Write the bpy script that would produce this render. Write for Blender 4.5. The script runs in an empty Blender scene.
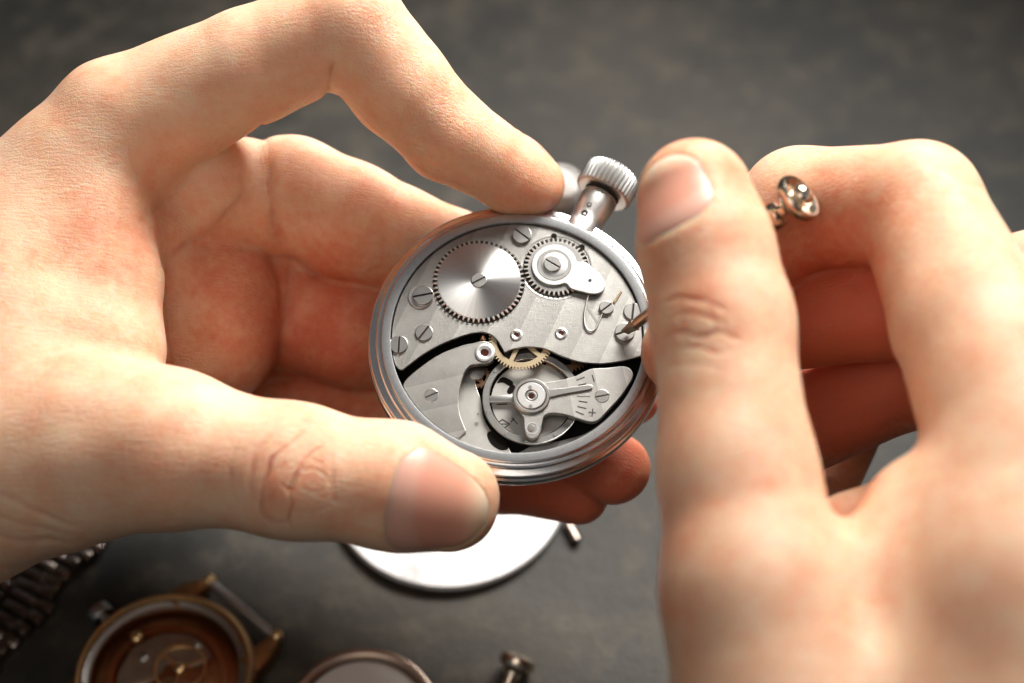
import bpy, bmesh, math, random
import numpy as np
from mathutils import Vector, Matrix

random.seed(4)
rng = np.random.default_rng(7)
PI = math.pi
sc = bpy.context.scene
sc.unit_settings.system = 'METRIC'
sc.unit_settings.scale_length = 0.01            # one unit is one centimetre
COL = sc.collection

# ------------------------------------------------------------------ camera frame
LENS, FPX, D0 = 60.0, 1024 * 60.0 / 36.0, 30.0
EL = math.radians(52)
HW = 7.6                                        # height of the held watch above the table
RIGHT = np.array([1, 0, 0.0])
UP = np.array([0, math.sin(EL), math.cos(EL)])
BACK = np.array([0, -math.cos(EL), math.sin(EL)])
CAM = np.array([0, 0, HW]) + D0 * BACK
MCAM = np.stack([RIGHT, UP, BACK], 1)           # columns


def q(px, py, z):
    """photo point at a distance z -> view-aligned coordinates (cm), origin at the watch"""
    return np.array([(px - 512) / FPX * z, (341.5 - py) / FPX * z, D0 - z])


def to_world(p):
    p = np.asarray(p, float)
    return (p - np.array([0, 0, D0])) @ MCAM.T + CAM


def on_table(px, py, h=0.0):
    d = MCAM @ np.array([(px - 512) / FPX, (341.5 - py) / FPX, -1.0])
    t = (h - CAM[2]) / d[2]
    return CAM + d * t


# ------------------------------------------------------------------ object helpers
def tag(o, label=None, cat=None, group=None, kind=None):
    if label: o['label'] = label
    if cat: o['category'] = cat
    if group: o['group'] = group
    if kind: o['kind'] = kind
    return o


def empty(name, loc, rot=None):
    o = bpy.data.objects.new(name, None)
    o.empty_display_size = 0.2
    COL.objects.link(o)
    o.location = loc
    if rot is not None:
        o.rotation_euler = rot.to_euler() if hasattr(rot, 'to_euler') else rot
    return o


def link_mesh(name, me, mat, parent=None, smooth=True, angle=40):
    o = bpy.data.objects.new(name, me)
    COL.objects.link(o)
    if mat is not None: me.materials.append(mat)
    if parent is not None: o.parent = parent
    if smooth:
        me.polygons.foreach_set('use_smooth', [True] * len(me.polygons))
        if angle < 180:
            bm = bmesh.new(); bm.from_mesh(me)
            lim = math.radians(angle)
            for e in bm.edges:
                if len(e.link_faces) != 2 or e.calc_face_angle(0) > lim: e.smooth = False
            bm.to_mesh(me); bm.free()
        flat = [p.index for p in me.polygons if len(p.vertices) > 6]
        for i in flat: me.polygons[i].use_smooth = False
    return o


def obj(name, bm, mat, parent=None, smooth=True, angle=40):
    bmesh.ops.recalc_face_normals(bm, faces=bm.faces[:])
    me = bpy.data.meshes.new(name)
    bm.to_mesh(me); bm.free()
    return link_mesh(name, me, mat, parent, smooth, angle)


def catmull(pts, n=6, closed=False):
    pts = [np.array(p, float) for p in pts]
    out = []
    m = len(pts)
    rngi = range(m) if closed else range(m - 1)
    for i in rngi:
        p1, p2 = pts[i], pts[(i + 1) % m]
        p0 = pts[(i - 1) % m] if (closed or i > 0) else p1
        p3 = pts[(i + 2) % m] if (closed or i + 2 < m) else p2
        for k in range(n):
            t = k / n
            out.append(0.5 * ((2 * p1) + (-p0 + p2) * t + (2 * p0 - 5 * p1 + 4 * p2 - p3) * t * t + (-p0 + 3 * p1 - 3 * p2 + p3) * t ** 3))
    if not closed: out.append(pts[-1])
    return out


def add_prism(bm, outline, z0, z1, bevel=0.0, seg=2):
    """extruded flat outline, top edge bevelled"""
    pts = [(float(p[0]), float(p[1])) for p in outline]
    a = sum(pts[i][0] * pts[(i + 1) % len(pts)][1] - pts[(i + 1) % len(pts)][0] * pts[i][1] for i in range(len(pts)))
    if a < 0: pts.reverse()
    n = len(pts)
    P = np.array(pts)
    prev, nxt = np.roll(P, 1, 0), np.roll(P, -1, 0)
    e1 = P - prev; e2 = nxt - P
    e1 /= np.linalg.norm(e1, axis=1)[:, None] + 1e-9
    e2 /= np.linalg.norm(e2, axis=1)[:, None] + 1e-9
    nn = np.stack([-(e1 + e2)[:, 1], (e1 + e2)[:, 0]], 1)
    nn /= np.linalg.norm(nn, axis=1)[:, None] + 1e-9
    rings = [(0.0, z0)]
    if bevel > 0:
        for k in range(seg + 1):
            t = k / seg * PI / 2
            rings.append((bevel * (1 - math.cos(t)), z1 - bevel + bevel * math.sin(t)))
    else:
        rings.append((0.0, z1))
    vs = []
    for off, z in rings:
        R = P + nn * off
        vs.append([bm.verts.new((R[i, 0], R[i, 1], z)) for i in range(n)])
    for a_, b_ in zip(vs[:-1], vs[1:]):
        for i in range(n):
            bm.faces.new((a_[i], a_[(i + 1) % n], b_[(i + 1) % n], b_[i]))
    bm.faces.new(vs[-1])
    bm.faces.new(list(reversed(vs[0])))


def circle(cx, cy, r, n=48, a0=0.0, a1=2 * PI):
    full = abs(a1 - a0 - 2 * PI) < 1e-6
    m = n if full else n + 1
    return [(cx + r * math.cos(a0 + (a1 - a0) * i / n), cy + r * math.sin(a0 + (a1 - a0) * i / n)) for i in range(m)]


def add_lathe(bm, prof, n=64, center=(0, 0), frame=None, closed=False):
    """prof: (r, z) pairs; r == 0 makes a pole"""
    rows = []
    for r, z in prof:
        if r < 1e-6:
            v = [(center[0], center[1], z)]
        else:
            v = [(center[0] + r * math.cos(2 * PI * i / n), center[1] + r * math.sin(2 * PI * i / n), z) for i in range(n)]
        if frame is not None: v = [tuple(frame @ Vector(c)) for c in v]
        rows.append([bm.verts.new(c) for c in v])
    pairs = list(zip(rows[:-1], rows[1:]))
    if closed: pairs.append((rows[-1], rows[0]))
    for a, b in pairs:
        for i in range(n):
            j = (i + 1) % n
            if len(a) == 1 and len(b) == 1: continue
            if len(a) == 1: bm.faces.new((a[0], b[j], b[i]))
            elif len(b) == 1: bm.faces.new((a[i], a[j], b[0]))
            else: bm.faces.new((a[i], a[j], b[j], b[i]))


def add_box(bm, c, size, rotz=0.0, bevel=0.0, frame=None):
    r = bmesh.ops.create_cube(bm, size=1.0)
    M = Matrix.Translation(c) @ Matrix.Rotation(rotz, 4, 'Z') @ Matrix.Diagonal((*size, 1))
    if frame is not None: M = frame @ M
    bmesh.ops.transform(bm, matrix=M, verts=r['verts'])
    if bevel > 0:
        es = list({e for v in r['verts'] for e in v.link_edges})
        bmesh.ops.bevel(bm, geom=es, offset=bevel, segments=2, affect='EDGES', profile=0.5)


def add_tube(bm, pts, r, n=10, cap=True):
    pts = [Vector(p) for p in pts]
    rows = []
    up = Vector((0, 0, 1))
    for i, p in enumerate(pts):
        t = (pts[min(i + 1, len(pts) - 1)] - pts[max(i - 1, 0)]).normalized()
        s = t.cross(up)
        if s.length < 1e-3: s = t.cross(Vector((1, 0, 0)))
        s.normalize(); u = s.cross(t)
        rr = r[i] if isinstance(r, (list, tuple)) else r
        rows.append([bm.verts.new(p + (s * math.cos(2 * PI * k / n) + u * math.sin(2 * PI * k / n)) * rr) for k in range(n)])
    for a, b in zip(rows[:-1], rows[1:]):
        for i in range(n):
            bm.faces.new((a[i], a[(i + 1) % n], b[(i + 1) % n], b[i]))
    if cap:
        bm.faces.new(list(reversed(rows[0]))); bm.faces.new(rows[-1])


def frame_z(loc, zdir, xhint=(1, 0, 0)):
    z = Vector(zdir).normalized()
    x = Vector(xhint) - z * z.dot(Vector(xhint))
    x.normalize(); y = z.cross(x)
    return Matrix(((x.x, y.x, z.x, loc[0]), (x.y, y.y, z.y, loc[1]), (x.z, y.z, z.z, loc[2]), (0, 0, 0, 1)))


# ------------------------------------------------------------------ materials
class NT:
    def __init__(self, name):
        self.m = bpy.data.materials.new(name); self.m.use_nodes = True
        self.t = self.m.node_tree; self.b = self.t.nodes['Principled BSDF']

    def n(self, typ, **kw):
        nd = self.t.nodes.new(typ)
        for k, v in kw.items():
            if k.startswith('i_'):
                nd.inputs[k[2:].replace('_', ' ')].default_value = v
            else:
                setattr(nd, k, v)
        return nd

    def l(self, a, b): self.t.links.new(a, b)

    def noise(self, vec, scale, detail=3, rough=0.55):
        nd = self.n('ShaderNodeTexNoise'); nd.inputs['Scale'].default_value = scale
        nd.inputs['Detail'].default_value = detail; nd.inputs['Roughness'].default_value = rough
        if vec is not None: self.l(vec, nd.inputs['Vector'])
        return nd.outputs['Fac']

    def ramp(self, fac, stops):
        nd = self.n('ShaderNodeValToRGB'); e = nd.color_ramp.elements
        while len(e) < len(stops): e.new(0.5)
        for el, (p, c) in zip(e, stops):
            el.position = p; el.color = (*c, 1) if len(c) == 3 else c
        self.l(fac, nd.inputs['Fac'])
        return nd.outputs['Color']

    def mix(self, fac, a, b, blend='MIX'):
        nd = self.n('ShaderNodeMix', data_type='RGBA', blend_type=blend)
        for s, v in (('Factor', fac), ('A', a), ('B', b)):
            i = {'Factor': 0, 'A': 6, 'B': 7}[s]
            if hasattr(v, 'is_linked'): self.l(v, nd.inputs[i])
            elif isinstance(v, (int, float)): nd.inputs[i].default_value = v
            else: nd.inputs[i].default_value = (*v, 1)
        return nd.outputs[2]

    def math(self, op, a, b=None, clamp=False):
        nd = self.n('ShaderNodeMath', operation=op, use_clamp=clamp)
        for i, v in enumerate((a, b)):
            if v is None: continue
            if hasattr(v, 'is_linked'): self.l(v, nd.inputs[i])
            else: nd.inputs[i].default_value = v
        return nd.outputs[0]

    def obj(self): return self.n('ShaderNodeTexCoord').outputs['Object']

    def mapping(self, vec, scale=(1, 1, 1), rot=(0, 0, 0), loc=(0, 0, 0)):
        nd = self.n('ShaderNodeMapping'); self.l(vec, nd.inputs['Vector'])
        nd.inputs['Scale'].default_value = scale; nd.inputs['Rotation'].default_value = rot; nd.inputs['Location'].default_value = loc
        return nd.outputs[0]

    def bump(self, h, strength, dist, normal=None):
        nd = self.n('ShaderNodeBump'); nd.inputs['Strength'].default_value = strength; nd.inputs['Distance'].default_value = dist
        self.l(h, nd.inputs['Height'])
        if normal is not None: self.l(normal, nd.inputs['Normal'])
        return nd.outputs[0]

    def set(self, **kw):
        for k, v in kw.items():
            i = self.b.inputs[k.replace('_', ' ')]
            if hasattr(v, 'is_linked'): self.l(v, i)
            else: i.default_value = (*v, 1) if isinstance(v, tuple) and len(v) == 3 and i.type == 'RGBA' else v
        return self


def metal(name, col, rough, scratch=0.25, scale=18, streak=None, spots=0.15, aniso=0.0, bump=.03):
    m = NT(name)
    v = m.obj()
    n1 = m.noise(v, scale * 0.35, 4)
    vs = m.mapping(v, streak or (scale, scale, scale))
    n2 = m.noise(vs, 1.0 if streak else 3.0, 4, 0.7)
    c = m.mix(n1, tuple(x * (1 - spots) for x in col), tuple(min(1, x * (1 + spots * .5)) for x in col))
    r = m.math('MULTIPLY_ADD', n2, scratch); r.node.inputs[2].default_value = rough - scratch * .5
    m.set(Base_Color=c, Metallic=1.0, Roughness=r)
    m.set(Normal=m.bump(n2, bump, 0.01))
    if aniso: m.set(Anisotropic=aniso)
    return m.m


def plain(name, col, rough=0.5, metallic=0.0, var=0.15, scale=6):
    m = NT(name)
    n = m.noise(m.obj(), scale, 4)
    c = m.mix(n, tuple(x * (1 - var) for x in col), tuple(min(1, x * (1 + var)) for x in col))
    return m.set(Base_Color=c, Roughness=rough, Metallic=metallic).m


def plate_metal(turn=0.0, shade=1.0):
    """nickel plate with broad grained stripes"""
    m = NT('striped nickel plate')
    v = m.mapping(m.obj(), (1, 1, 1), (0, 0, turn), (turn * 1.7, turn, 0))
    fine = m.noise(m.mapping(v, (95, 5, 1), (0, 0, .35)), 1.0, 3, .7)
    fine2 = m.noise(m.mapping(v, (5, 85, 1), (0, 0, .12)), 1.0, 3, .7)
    w = m.n('ShaderNodeTexWave', wave_type='BANDS', bands_direction='X', wave_profile='SAW')
    w.inputs['Scale'].default_value = 0.62; w.inputs['Distortion'].default_value = 0.35; w.inputs['Detail'].default_value = 1
    m.l(m.mapping(v, (1, 1, 1), (0, 0, .42)), w.inputs['Vector'])
    blot = m.noise(v, 2.2, 5, .6)
    sp = m.noise(v, 26, 3, .7)
    c = m.mix(blot, tuple(shade * k_ for k_ in (.25, .241, .222)), tuple(shade * k_ for k_ in (.44, .428, .405)))
    c = m.mix(m.math('MULTIPLY', w.outputs['Fac'], .5), c, (.19, .185, .176))
    c = m.mix(m.ramp(sp, [(.60, (0, 0, 0)), (.74, (.5, .5, .5))]), c, (.5, .46, .4))
    r = m.math('MULTIPLY_ADD', fine, .25); r.node.inputs[2].default_value = .30
    h = m.math('ADD', fine, fine2)
    m.set(Base_Color=c, Metallic=1.0, Roughness=r, Normal=m.bump(h, .30, .009))
    return m.m


def sunray_metal():
    m = NT('sunray brushed steel')
    v = m.obj()
    tg = m.n('ShaderNodeTangent', direction_type='RADIAL', axis='Z')
    rad = m.n('ShaderNodeTexGradient', gradient_type='RADIAL'); m.l(v, rad.inputs['Vector'])
    an = m.noise(None, 70, 3, .8)
    nd = an.node; nd.noise_dimensions = '1D'; m.l(rad.outputs['Fac'], nd.inputs['W'])
    c = m.mix(an, (.47, .46, .445), (.66, .65, .63))
    m.set(Base_Color=c, Metallic=1.0, Roughness=.36, Anisotropic=.86, Tangent=tg.outputs[0])
    m.b.inputs['Anisotropic Rotation'].default_value = 0.25
    return m.m


def skin_mat():
    m = NT('skin')
    v = m.obj()
    a = m.n('ShaderNodeAttribute', attribute_name='flush_shade'); red = a.outputs['Fac']  # skin redness, plus deep red shade put into the colour
    cr = m.n('ShaderNodeAttribute', attribute_name='crease_shade').outputs['Fac']
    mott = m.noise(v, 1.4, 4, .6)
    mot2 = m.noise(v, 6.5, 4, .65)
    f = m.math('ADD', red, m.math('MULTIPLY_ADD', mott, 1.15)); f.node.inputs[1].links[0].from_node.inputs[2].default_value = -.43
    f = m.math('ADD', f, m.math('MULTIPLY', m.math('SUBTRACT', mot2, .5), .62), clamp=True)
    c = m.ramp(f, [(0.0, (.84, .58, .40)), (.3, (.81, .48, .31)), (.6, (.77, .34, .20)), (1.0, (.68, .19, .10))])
    c = m.mix(m.math('MULTIPLY', cr, .75), c, (.56, .19, .11))  # reddish folds, with the shade between fingers put into the colour
    # fine skin relief: crossing shallow lines plus pores
    vo = m.n('ShaderNodeTexVoronoi', feature='DISTANCE_TO_EDGE'); vo.inputs['Scale'].default_value = 13
    wv = m.n('ShaderNodeMix', data_type='VECTOR'); wv.inputs[0].default_value = .12
    nz = m.n('ShaderNodeTexNoise'); nz.inputs['Scale'].default_value = 4; m.l(v, nz.inputs['Vector'])
    m.l(m.mapping(v, (1, 1.5, 1)), wv.inputs[4]); m.l(nz.outputs['Color'], wv.inputs[5])
    m.l(wv.outputs[1], vo.inputs['Vector'])
    lines = m.ramp(vo.outputs['Distance'], [(0, (0, 0, 0)), (.12, (1, 1, 1))])
    long_ = m.noise(m.mapping(v, (2.5, 16, 9), (.3, .2, .35)), 1.6, 4, .6)
    por = m.noise(v, 42, 3, .6)
    h = m.math('ADD', m.math('MULTIPLY', lines, .30), m.math('ADD', m.math('MULTIPLY', por, .45), m.math('MULTIPLY', long_, 1.5)))
    nrm = m.bump(h, .7, .034)
    m.l(m.math('MULTIPLY_ADD', m.noise(v, .8, 3, .6), 1.7), nrm.node.inputs['Strength']); nrm.node.inputs['Strength'].links[0].from_node.inputs[2].default_value = -.35
    rr = m.math('MULTIPLY_ADD', mot2, .16); rr.node.inputs[2].default_value = .36
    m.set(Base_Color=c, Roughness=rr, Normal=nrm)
    m.b.inputs['Subsurface Weight'].default_value = 1.0
    m.b.inputs['Subsurface Radius'].default_value = (1.0, .30, .14)
    m.b.inputs['Subsurface Scale'].default_value = .34
    m.b.inputs['Specular IOR Level'].default_value = .38
    return m.m


def nail_mat():
    m = NT('fingernail')
    v = m.obj()
    t = m.n('ShaderNodeAttribute', attribute_name='along').outputs['Fac']
    c = m.ramp(t, [(0.0, (.66, .37, .28)), (.10, (.72, .42, .32)), (.22, (.73, .43, .33)), (.32, (.72, .35, .25)), (.72, (.76, .39, .27)), (.86, (.84, .60, .42)), (1.0, (.88, .74, .55))])
    n = m.noise(v, 3, 3)
    c = m.mix(m.math('MULTIPLY', n, .25), c, (.70, .36, .32))
    m.set(Base_Color=c, Roughness=.40, Normal=m.bump(m.noise(v, 9, 2), .08, .01))
    m.b.inputs['Subsurface Weight'].default_value = .8
    m.b.inputs['Subsurface Radius'].default_value = (1, .35, .2)
    m.b.inputs['Subsurface Scale'].default_value = .15
    return m.m


M = dict(
    plate=plate_metal(),
    bridge=plate_metal(.9, .92),
    cock=plate_metal(-.6, 1.05),
    sunray=sunray_metal(),
    case=metal('worn steel case', (.74, .735, .73), .23, .14, 5, spots=.12),
    bezel=metal('brushed steel bezel', (.56, .56, .555), .30, .2, 30, spots=.2),
    steel=metal('bright steel', (.50, .495, .485), .46, .15, 20),
    satin=metal('satin steel', (.62, .615, .60), .36, .2, 30),
    dull=metal('dull grey steel', (.40, .39, .37), .36, .2, 22, spots=.25),
    tooth=metal('gear steel', (.62, .60, .57), .33, .2, 30),
    brass=metal('pale brass', (.78, .62, .40), .34, .2, 20),
    copper=metal('reddish brass', (.62, .36, .22), .34, .2, 20),
    base=metal('base plate grey', (.56, .54, .50), .42, .2, 14, spots=.25),
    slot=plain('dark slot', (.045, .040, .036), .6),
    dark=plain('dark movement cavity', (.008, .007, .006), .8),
    ruby=plain('ruby jewel', (.05, .013, .010), .15),
    crown=metal('knurled crown steel', (.46, .455, .44), .38, .15, 20),
    chrome=metal('polished tool steel', (.66, .56, .45), .22, .12, 14),
    shaft=metal('bronze tool shaft', (.42, .34, .25), .34, .15, 14),
    gold=metal('worn rose gold', (.42, .235, .11), .44, .2, 8, spots=.5),
    goldlight=metal('bright gold edge', (.80, .57, .30), .3, .2, 8),
    brown=metal('brown copper movement', (.30, .12, .05), .40, .2, 6, spots=.4),
    link=metal('dark bracelet steel', (.30, .25, .22), .30, .2, 6, spots=.3),
)
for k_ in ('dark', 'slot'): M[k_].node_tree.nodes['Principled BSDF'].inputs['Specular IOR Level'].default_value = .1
SKIN, NAIL = skin_mat(), nail_mat()


def table_mat():
    m = NT('dark slate table')
    v = m.obj()
    big = m.noise(v, .16, 5, .6)
    mid = m.noise(v, .9, 6, .65)
    fine = m.noise(v, 9, 5, .7)
    c = m.ramp(mid, [(.36, (.009, .009, .0075)), (.5, (.028, .0255, .020)), (.64, (.104, .088, .064))])
    c2 = m.ramp(big, [(.40, (.012, .012, .010)), (.60, (.068, .055, .038))])
    c = m.mix(.5, c, c2)
    c = m.mix(m.math('MULTIPLY', fine, .35), c, (.03, .03, .03))
    r = m.math('MULTIPLY_ADD', mid, .2); r.node.inputs[2].default_value = .5
    m.set(Base_Color=c, Roughness=r, Normal=m.bump(m.math('ADD', mid, m.math('MULTIPLY', fine, .3)), .35, .12))
    m.b.inputs['Specular IOR Level'].default_value = .35
    return m.m


# ------------------------------------------------------------------ the table
bm = bmesh.new()
bmesh.ops.create_grid(bm, x_segments=2, y_segments=2, size=160)
o = obj('table_surface', bm, table_mat(), smooth=False)
tag(o, kind='structure')
o.location = (0, 40, 0)

# ================================================================== the pocket watch
WC = q(517.2, 334.0, 30.0)
NZ = np.array([0, .4068, .9135]); NY = np.array([0, .9135, -.4068]); NX = np.array([1.0, 0, 0])


def W(px, py, h=0.0):
    """photo point -> watch plane coordinates at height h"""
    d = np.array([(px - 512) / FPX, (341.5 - py) / FPX, -1.0]); e = np.array([0, 0, D0])
    c = WC + NZ * h
    t = ((c - e) @ NZ) / (d @ NZ)
    p = e + d * t - WC
    return float(p @ NX), float(p @ NY)


def WP(pts, h): return [W(x, y, h) for x, y in pts]


rotw = Matrix([list(r) for r in (MCAM @ np.stack([NX, NY, NZ], 1))])
watch = empty('pocket_watch', to_world(WC), rotw)
tag(watch, 'open silver pocket watch held between fingers, its movement of gears and bridges exposed', 'pocket watch')
PXC = 1 / 56.9                                 # cm per photo pixel at the watch

# case: bezel ring, middle and back, one turned profile
bm = bmesh.new()
prof = [(2.222, -.42), (2.222, -.03), (2.232, -.004), (2.25, 0), (2.385, -.002), (2.40, -.012), (2.405, -.06), (2.42, -.068),
        (2.47, -.066), (2.485, -.078), (2.49, -.10), (2.50, -.108), (2.585, -.118), (2.615, -.132), (2.633, -.16), (2.628, -.20), (2.600, -.225),
        (2.605, -.25), (2.645, -.275), (2.662, -.33), (2.66, -.42), (2.63, -.52), (2.56, -.63), (2.46, -.72), (2.44, -.725), (2.43, -.75),
        (2.3, -.83), (1.9, -.93), (1.2, -.99), (0, -1.0)]
add_lathe(bm, prof, 160)
case = obj('case', bm, M['case'], watch, angle=35)
bm = bmesh.new()
add_lathe(bm, [(2.226, -.04), (2.228, .004), (2.252, .008), (2.375, .006), (2.388, -.004), (2.386, -.04)], 160, closed=True)
obj('bezel', bm, M['bezel'], watch, angle=35)
# cavity floor
bm = bmesh.new()
add_lathe(bm, [(0, -.50), (2.221, -.50), (2.221, -.55), (0, -.55)], 96)
obj('cavity_floor', bm, M['dark'], watch)

# base plate with kidney openings: drawn as flat pieces round the balance
HB = -.33
bm = bmesh.new()
edge = WP([(404, 386), (430, 372), (462, 352), (474, 366), (476, 385), (481, 400), (484, 418), (492, 432), (507, 446), (512, 455)], HB)
arc = [p for p in circle(0, 0, 2.2, 60, math.radians(200), math.radians(265))]
outl = [arc[-1 - i] for i in range(len(arc))]
a0 = math.atan2(edge[0][1], edge[0][0])
arcp = circle(0, 0, 2.19, 30, math.radians(205), math.radians(266))
add_prism(bm, catmull(edge, 4) + list(reversed(arcp)), -.48, HB, .01)
obj('base_plate', bm, M['base'], watch)
bm = bmesh.new()
add_prism(bm, circle(0, 0, 2.19, 40, math.radians(266), math.radians(318)) + catmull(WP([(622, 402), (590, 430), (560, 440), (530, 446)], HB), 4), -.48, HB - .03, .01)
obj('base_plate', bm, M['dull'], watch)
bm = bmesh.new()
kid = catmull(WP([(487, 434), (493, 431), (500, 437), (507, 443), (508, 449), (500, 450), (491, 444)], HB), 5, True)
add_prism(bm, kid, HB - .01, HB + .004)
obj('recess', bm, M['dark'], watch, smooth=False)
for (x, y, r) in [(476.5, 424, 2.2), (478, 414, 1.2)]:
    bm = bmesh.new()
    add_prism(bm, circle(*W(x, y, HB), r * PXC, 16), HB - .01, HB + .004)
    obj('pin_hole', bm, M['dull'], watch, smooth=False)

# three-quarter plate
HP = -.055
low = [(392.5, 352), (394.5, 362), (398, 368.2), (402.5, 369.6), (408.3, 365.3), (424.4, 353.5), (442, 343.8), (462.5, 335.8), (475.7, 332.6), (487.4, 333),
       (496.2, 338.8), (501.8, 347.5), (504.5, 352), (508, 351), (513, 349), (527.6, 346.8), (545.2, 348.8), (561.3, 355.8), (578.9, 361.6), (596.5, 363.4), (607.9, 362.9), (627, 359.9), (642, 355.5)]
lowl = WP(low, HP)
lowc = catmull(lowl, 5)
aL = math.atan2(lowl[0][1], lowl[0][0]) % (2 * PI)
aR = math.atan2(lowl[-1][1], lowl[-1][0])
RP = 2.205
arcp = circle(0, 0, RP, 120, aR, aL)
lowc[0] = np.array((RP * math.cos(aL), RP * math.sin(aL))); lowc[-1] = np.array((RP * math.cos(aR), RP * math.sin(aR)))
bm = bmesh.new()
add_prism(bm, arcp[:-1] + [tuple(p) for p in lowc[:-1]], -.105, HP, .012)
main = obj('main_plate', bm, M['plate'], watch)

# left bridge
br = [(403.5, 384), (408.3, 377), (424.4, 364), (442, 353), (462.5, 345.2), (474.3, 342.8), (482, 340.8), (490, 343), (495, 350), (494, 358), (489, 362.8), (479, 364),
      (471.3, 365.2), (466, 370), (462.5, 378), (459.4, 390), (458.6, 401), (459.8, 413), (463.5, 424), (466, 430.5), (463.7, 434), (459, 438)]
brl = WP(br, HP)
arcp = circle(0, 0, RP, 24, math.atan2(brl[-1][1], brl[-1][0]), math.atan2(brl[0][1], brl[0][0]))
arcp = [p for p in reversed(arcp)][1:-1]
# arc from end of the outline back to its start, running clockwise round the rim
a_e, a_s = math.atan2(brl[-1][1], brl[-1][0]), math.atan2(brl[0][1], brl[0][0])
arcp = circle(0, 0, RP, 24, a_e, a_s)
bm = bmesh.new()
add_prism(bm, [tuple(p) for p in catmull(brl, 5)] + arcp[1:-1], -.16, HP, .014)
bridge = obj('bridge', bm, M['bridge'], watch)


def ring(name, c, prof, mat, parent, n=48):
    bm = bmesh.new(); add_lathe(bm, prof, n, center=c)
    return obj(name, bm, mat, parent, angle=30)


def screw(c, r, h, slot_deg, mat='dull', hh=.035, parent=None, collar=False):
    bm = bmesh.new()
    add_prism(bm, circle(*c, r * .98, 28), h - .03, h + .004)
    w = r * .075
    for s in (0, 1):
        a0 = math.asin(w / r)
        pts = circle(0, 0, r, 20, a0, PI - a0)
        ca, sa = math.cos(math.radians(slot_deg) + s * PI), math.sin(math.radians(slot_deg) + s * PI)
        add_prism(bm, [(c[0] + x * ca - y * sa, c[1] + x * sa + y * ca) for x, y in pts], h - .02, h + hh, min(.012, r * .12))
    o = obj('screw', bm, M[mat], parent or watch)
    bm = bmesh.new()
    ca, sa = math.radians(slot_deg), 0
    add_box(bm, (c[0], c[1], h + .005), (r * 1.9, w * 1.9, .004), ca)
    obj('slot', bm, M['slot'], o, smooth=False)
    return o


for px, py, r, dg, up in [(522, 234.5, 10, -40, .05), (424, 332.3, 9, 55, .03), (398.8, 344.2, 9.4, 88, .035), (606.6, 307.4, 7.4, 40, .05),
                          (632.8, 311.2, 9.3, 83, .03), (624.8, 331.8, 10, 20, .045)]:
    screw(W(px, py, HP + up), r * PXC, HP + up * .3, dg, hh=up)
c = W(421, 297, HP)
ring('washer', c, [(0, HP - .02), (13.2 * PXC, HP - .02), (13.2 * PXC, HP + .015), (12.4 * PXC, HP + .025), (0, HP + .025)], M['satin'], watch)
screw(W(423, 295.5, HP + .05), 10.5 * PXC, HP + .03, 12, hh=.05)
screw(W(431.5, 395, HP), 7 * PXC, HP - .005, 25, hh=.012)


def jewel(px, py, r, h, mat='satin', parent=None):
    c = W(px, py, h); r *= PXC
    o = ring('jewel_setting', c, [(r * .42, h - .02), (r * .42, h - .006), (r * .62, h + .004), (r * .75, h + .010), (r * .9, h + .008), (r, h + .002), (r, h - .02)], M[mat], parent or watch, 32)
    bm = bmesh.new(); add_lathe(bm, [(0, h - .012), (r * .16, h - .014), (r * .44, h - .002), (r * .44, h - .02)], 24, center=c)
    obj('jewel', bm, M['ruby'], o)


jewel(516.4, 334.6, 6, HP + .018); jewel(561.2, 333, 6.2, HP + .018); jewel(484.5, 352.5, 9.5, HP + .018, 'steel')


def gear_outline(cx, cy, r, n, depth, duty=.5):
    out = []
    for i in range(n):
        a = 2 * PI * i / n; p = 2 * PI / n
        for f, rr in ((0, r - depth), (.22, r - depth), (.34, r - depth * .15), (.42, r), (.60, r), (.68, r - depth * .15), (.80, r - depth)):
            out.append((cx + rr * math.cos(a + f * p), cy + rr * math.sin(a + f * p)))
    return out


def at_origin(name, bmf, mat, cxy, parent):
    """a turned part whose origin is its own axis"""
    bm = bmesh.new(); bmf(bm)
    o = obj(name, bm, mat, parent, angle=30); o.location = (cxy[0], cxy[1], 0)
    return o


# ratchet wheel
HR = HP + .055
cr = W(479, 280.6, HR)
r1 = 46.5 * PXC
rw = at_origin('ratchet_wheel', lambda b: add_prism(b, gear_outline(0, 0, r1, 54, .068), HP + .008, HR, .008, 1), M['tooth'], cr, watch)
at_origin('wheel_face', lambda b: add_lathe(b, [(r1 - .078, HR - .01), (r1 - .078, HR + .003), (r1 - .09, HR + .008), (.12, HR + .008), (0, HR + .008)], 96), M['sunray'], (0, 0), rw)
s = screw((0, 0), 8 * PXC, HR + .008, 30, hh=.02, parent=rw)
ring('wheel_gap_shade', cr, [(0, HP + .004), (r1 + .004, HP + .004), (r1 + .004, HP - .01), (0, HP - .01)], M['slot'], watch, 72)  # dark disc standing in for the shade between the teeth
# crown wheel under its cap
HC = HP + .045
cc = W(556, 266.5, HC)
r2 = 33 * PXC
ring('recess_ring', cc, [(r2 + .065, HP - .01), (r2 + .065, HP + .004), (r2 + .045, HP + .004), (r2 + .03, HP - .0), (r2 + .03, HP - .01)], M['dull'], watch, 64)
cw = at_origin('crown_wheel', lambda b: add_prism(b, gear_outline(0, 0, r2, 40, .075), HP + .006, HC, .008, 1), M['tooth'], cc, watch)
at_origin('wheel_face', lambda b: add_lathe(b, [(r2 - .09, HC - .01), (r2 - .09, HC + .003), (0, HC + .003)], 64), M['dull'], (0, 0), cw)
for px, py, r in [(554, 236.2, 3.2), (581.5, 247.5, 3.6), (585, 258, 2)]:
    bm = bmesh.new()
    add_prism(bm, circle(*W(px, py, HP), r * PXC, 16), HP, HP + .0065)
    obj('recess', bm, M['dark'], watch, smooth=False)
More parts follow.
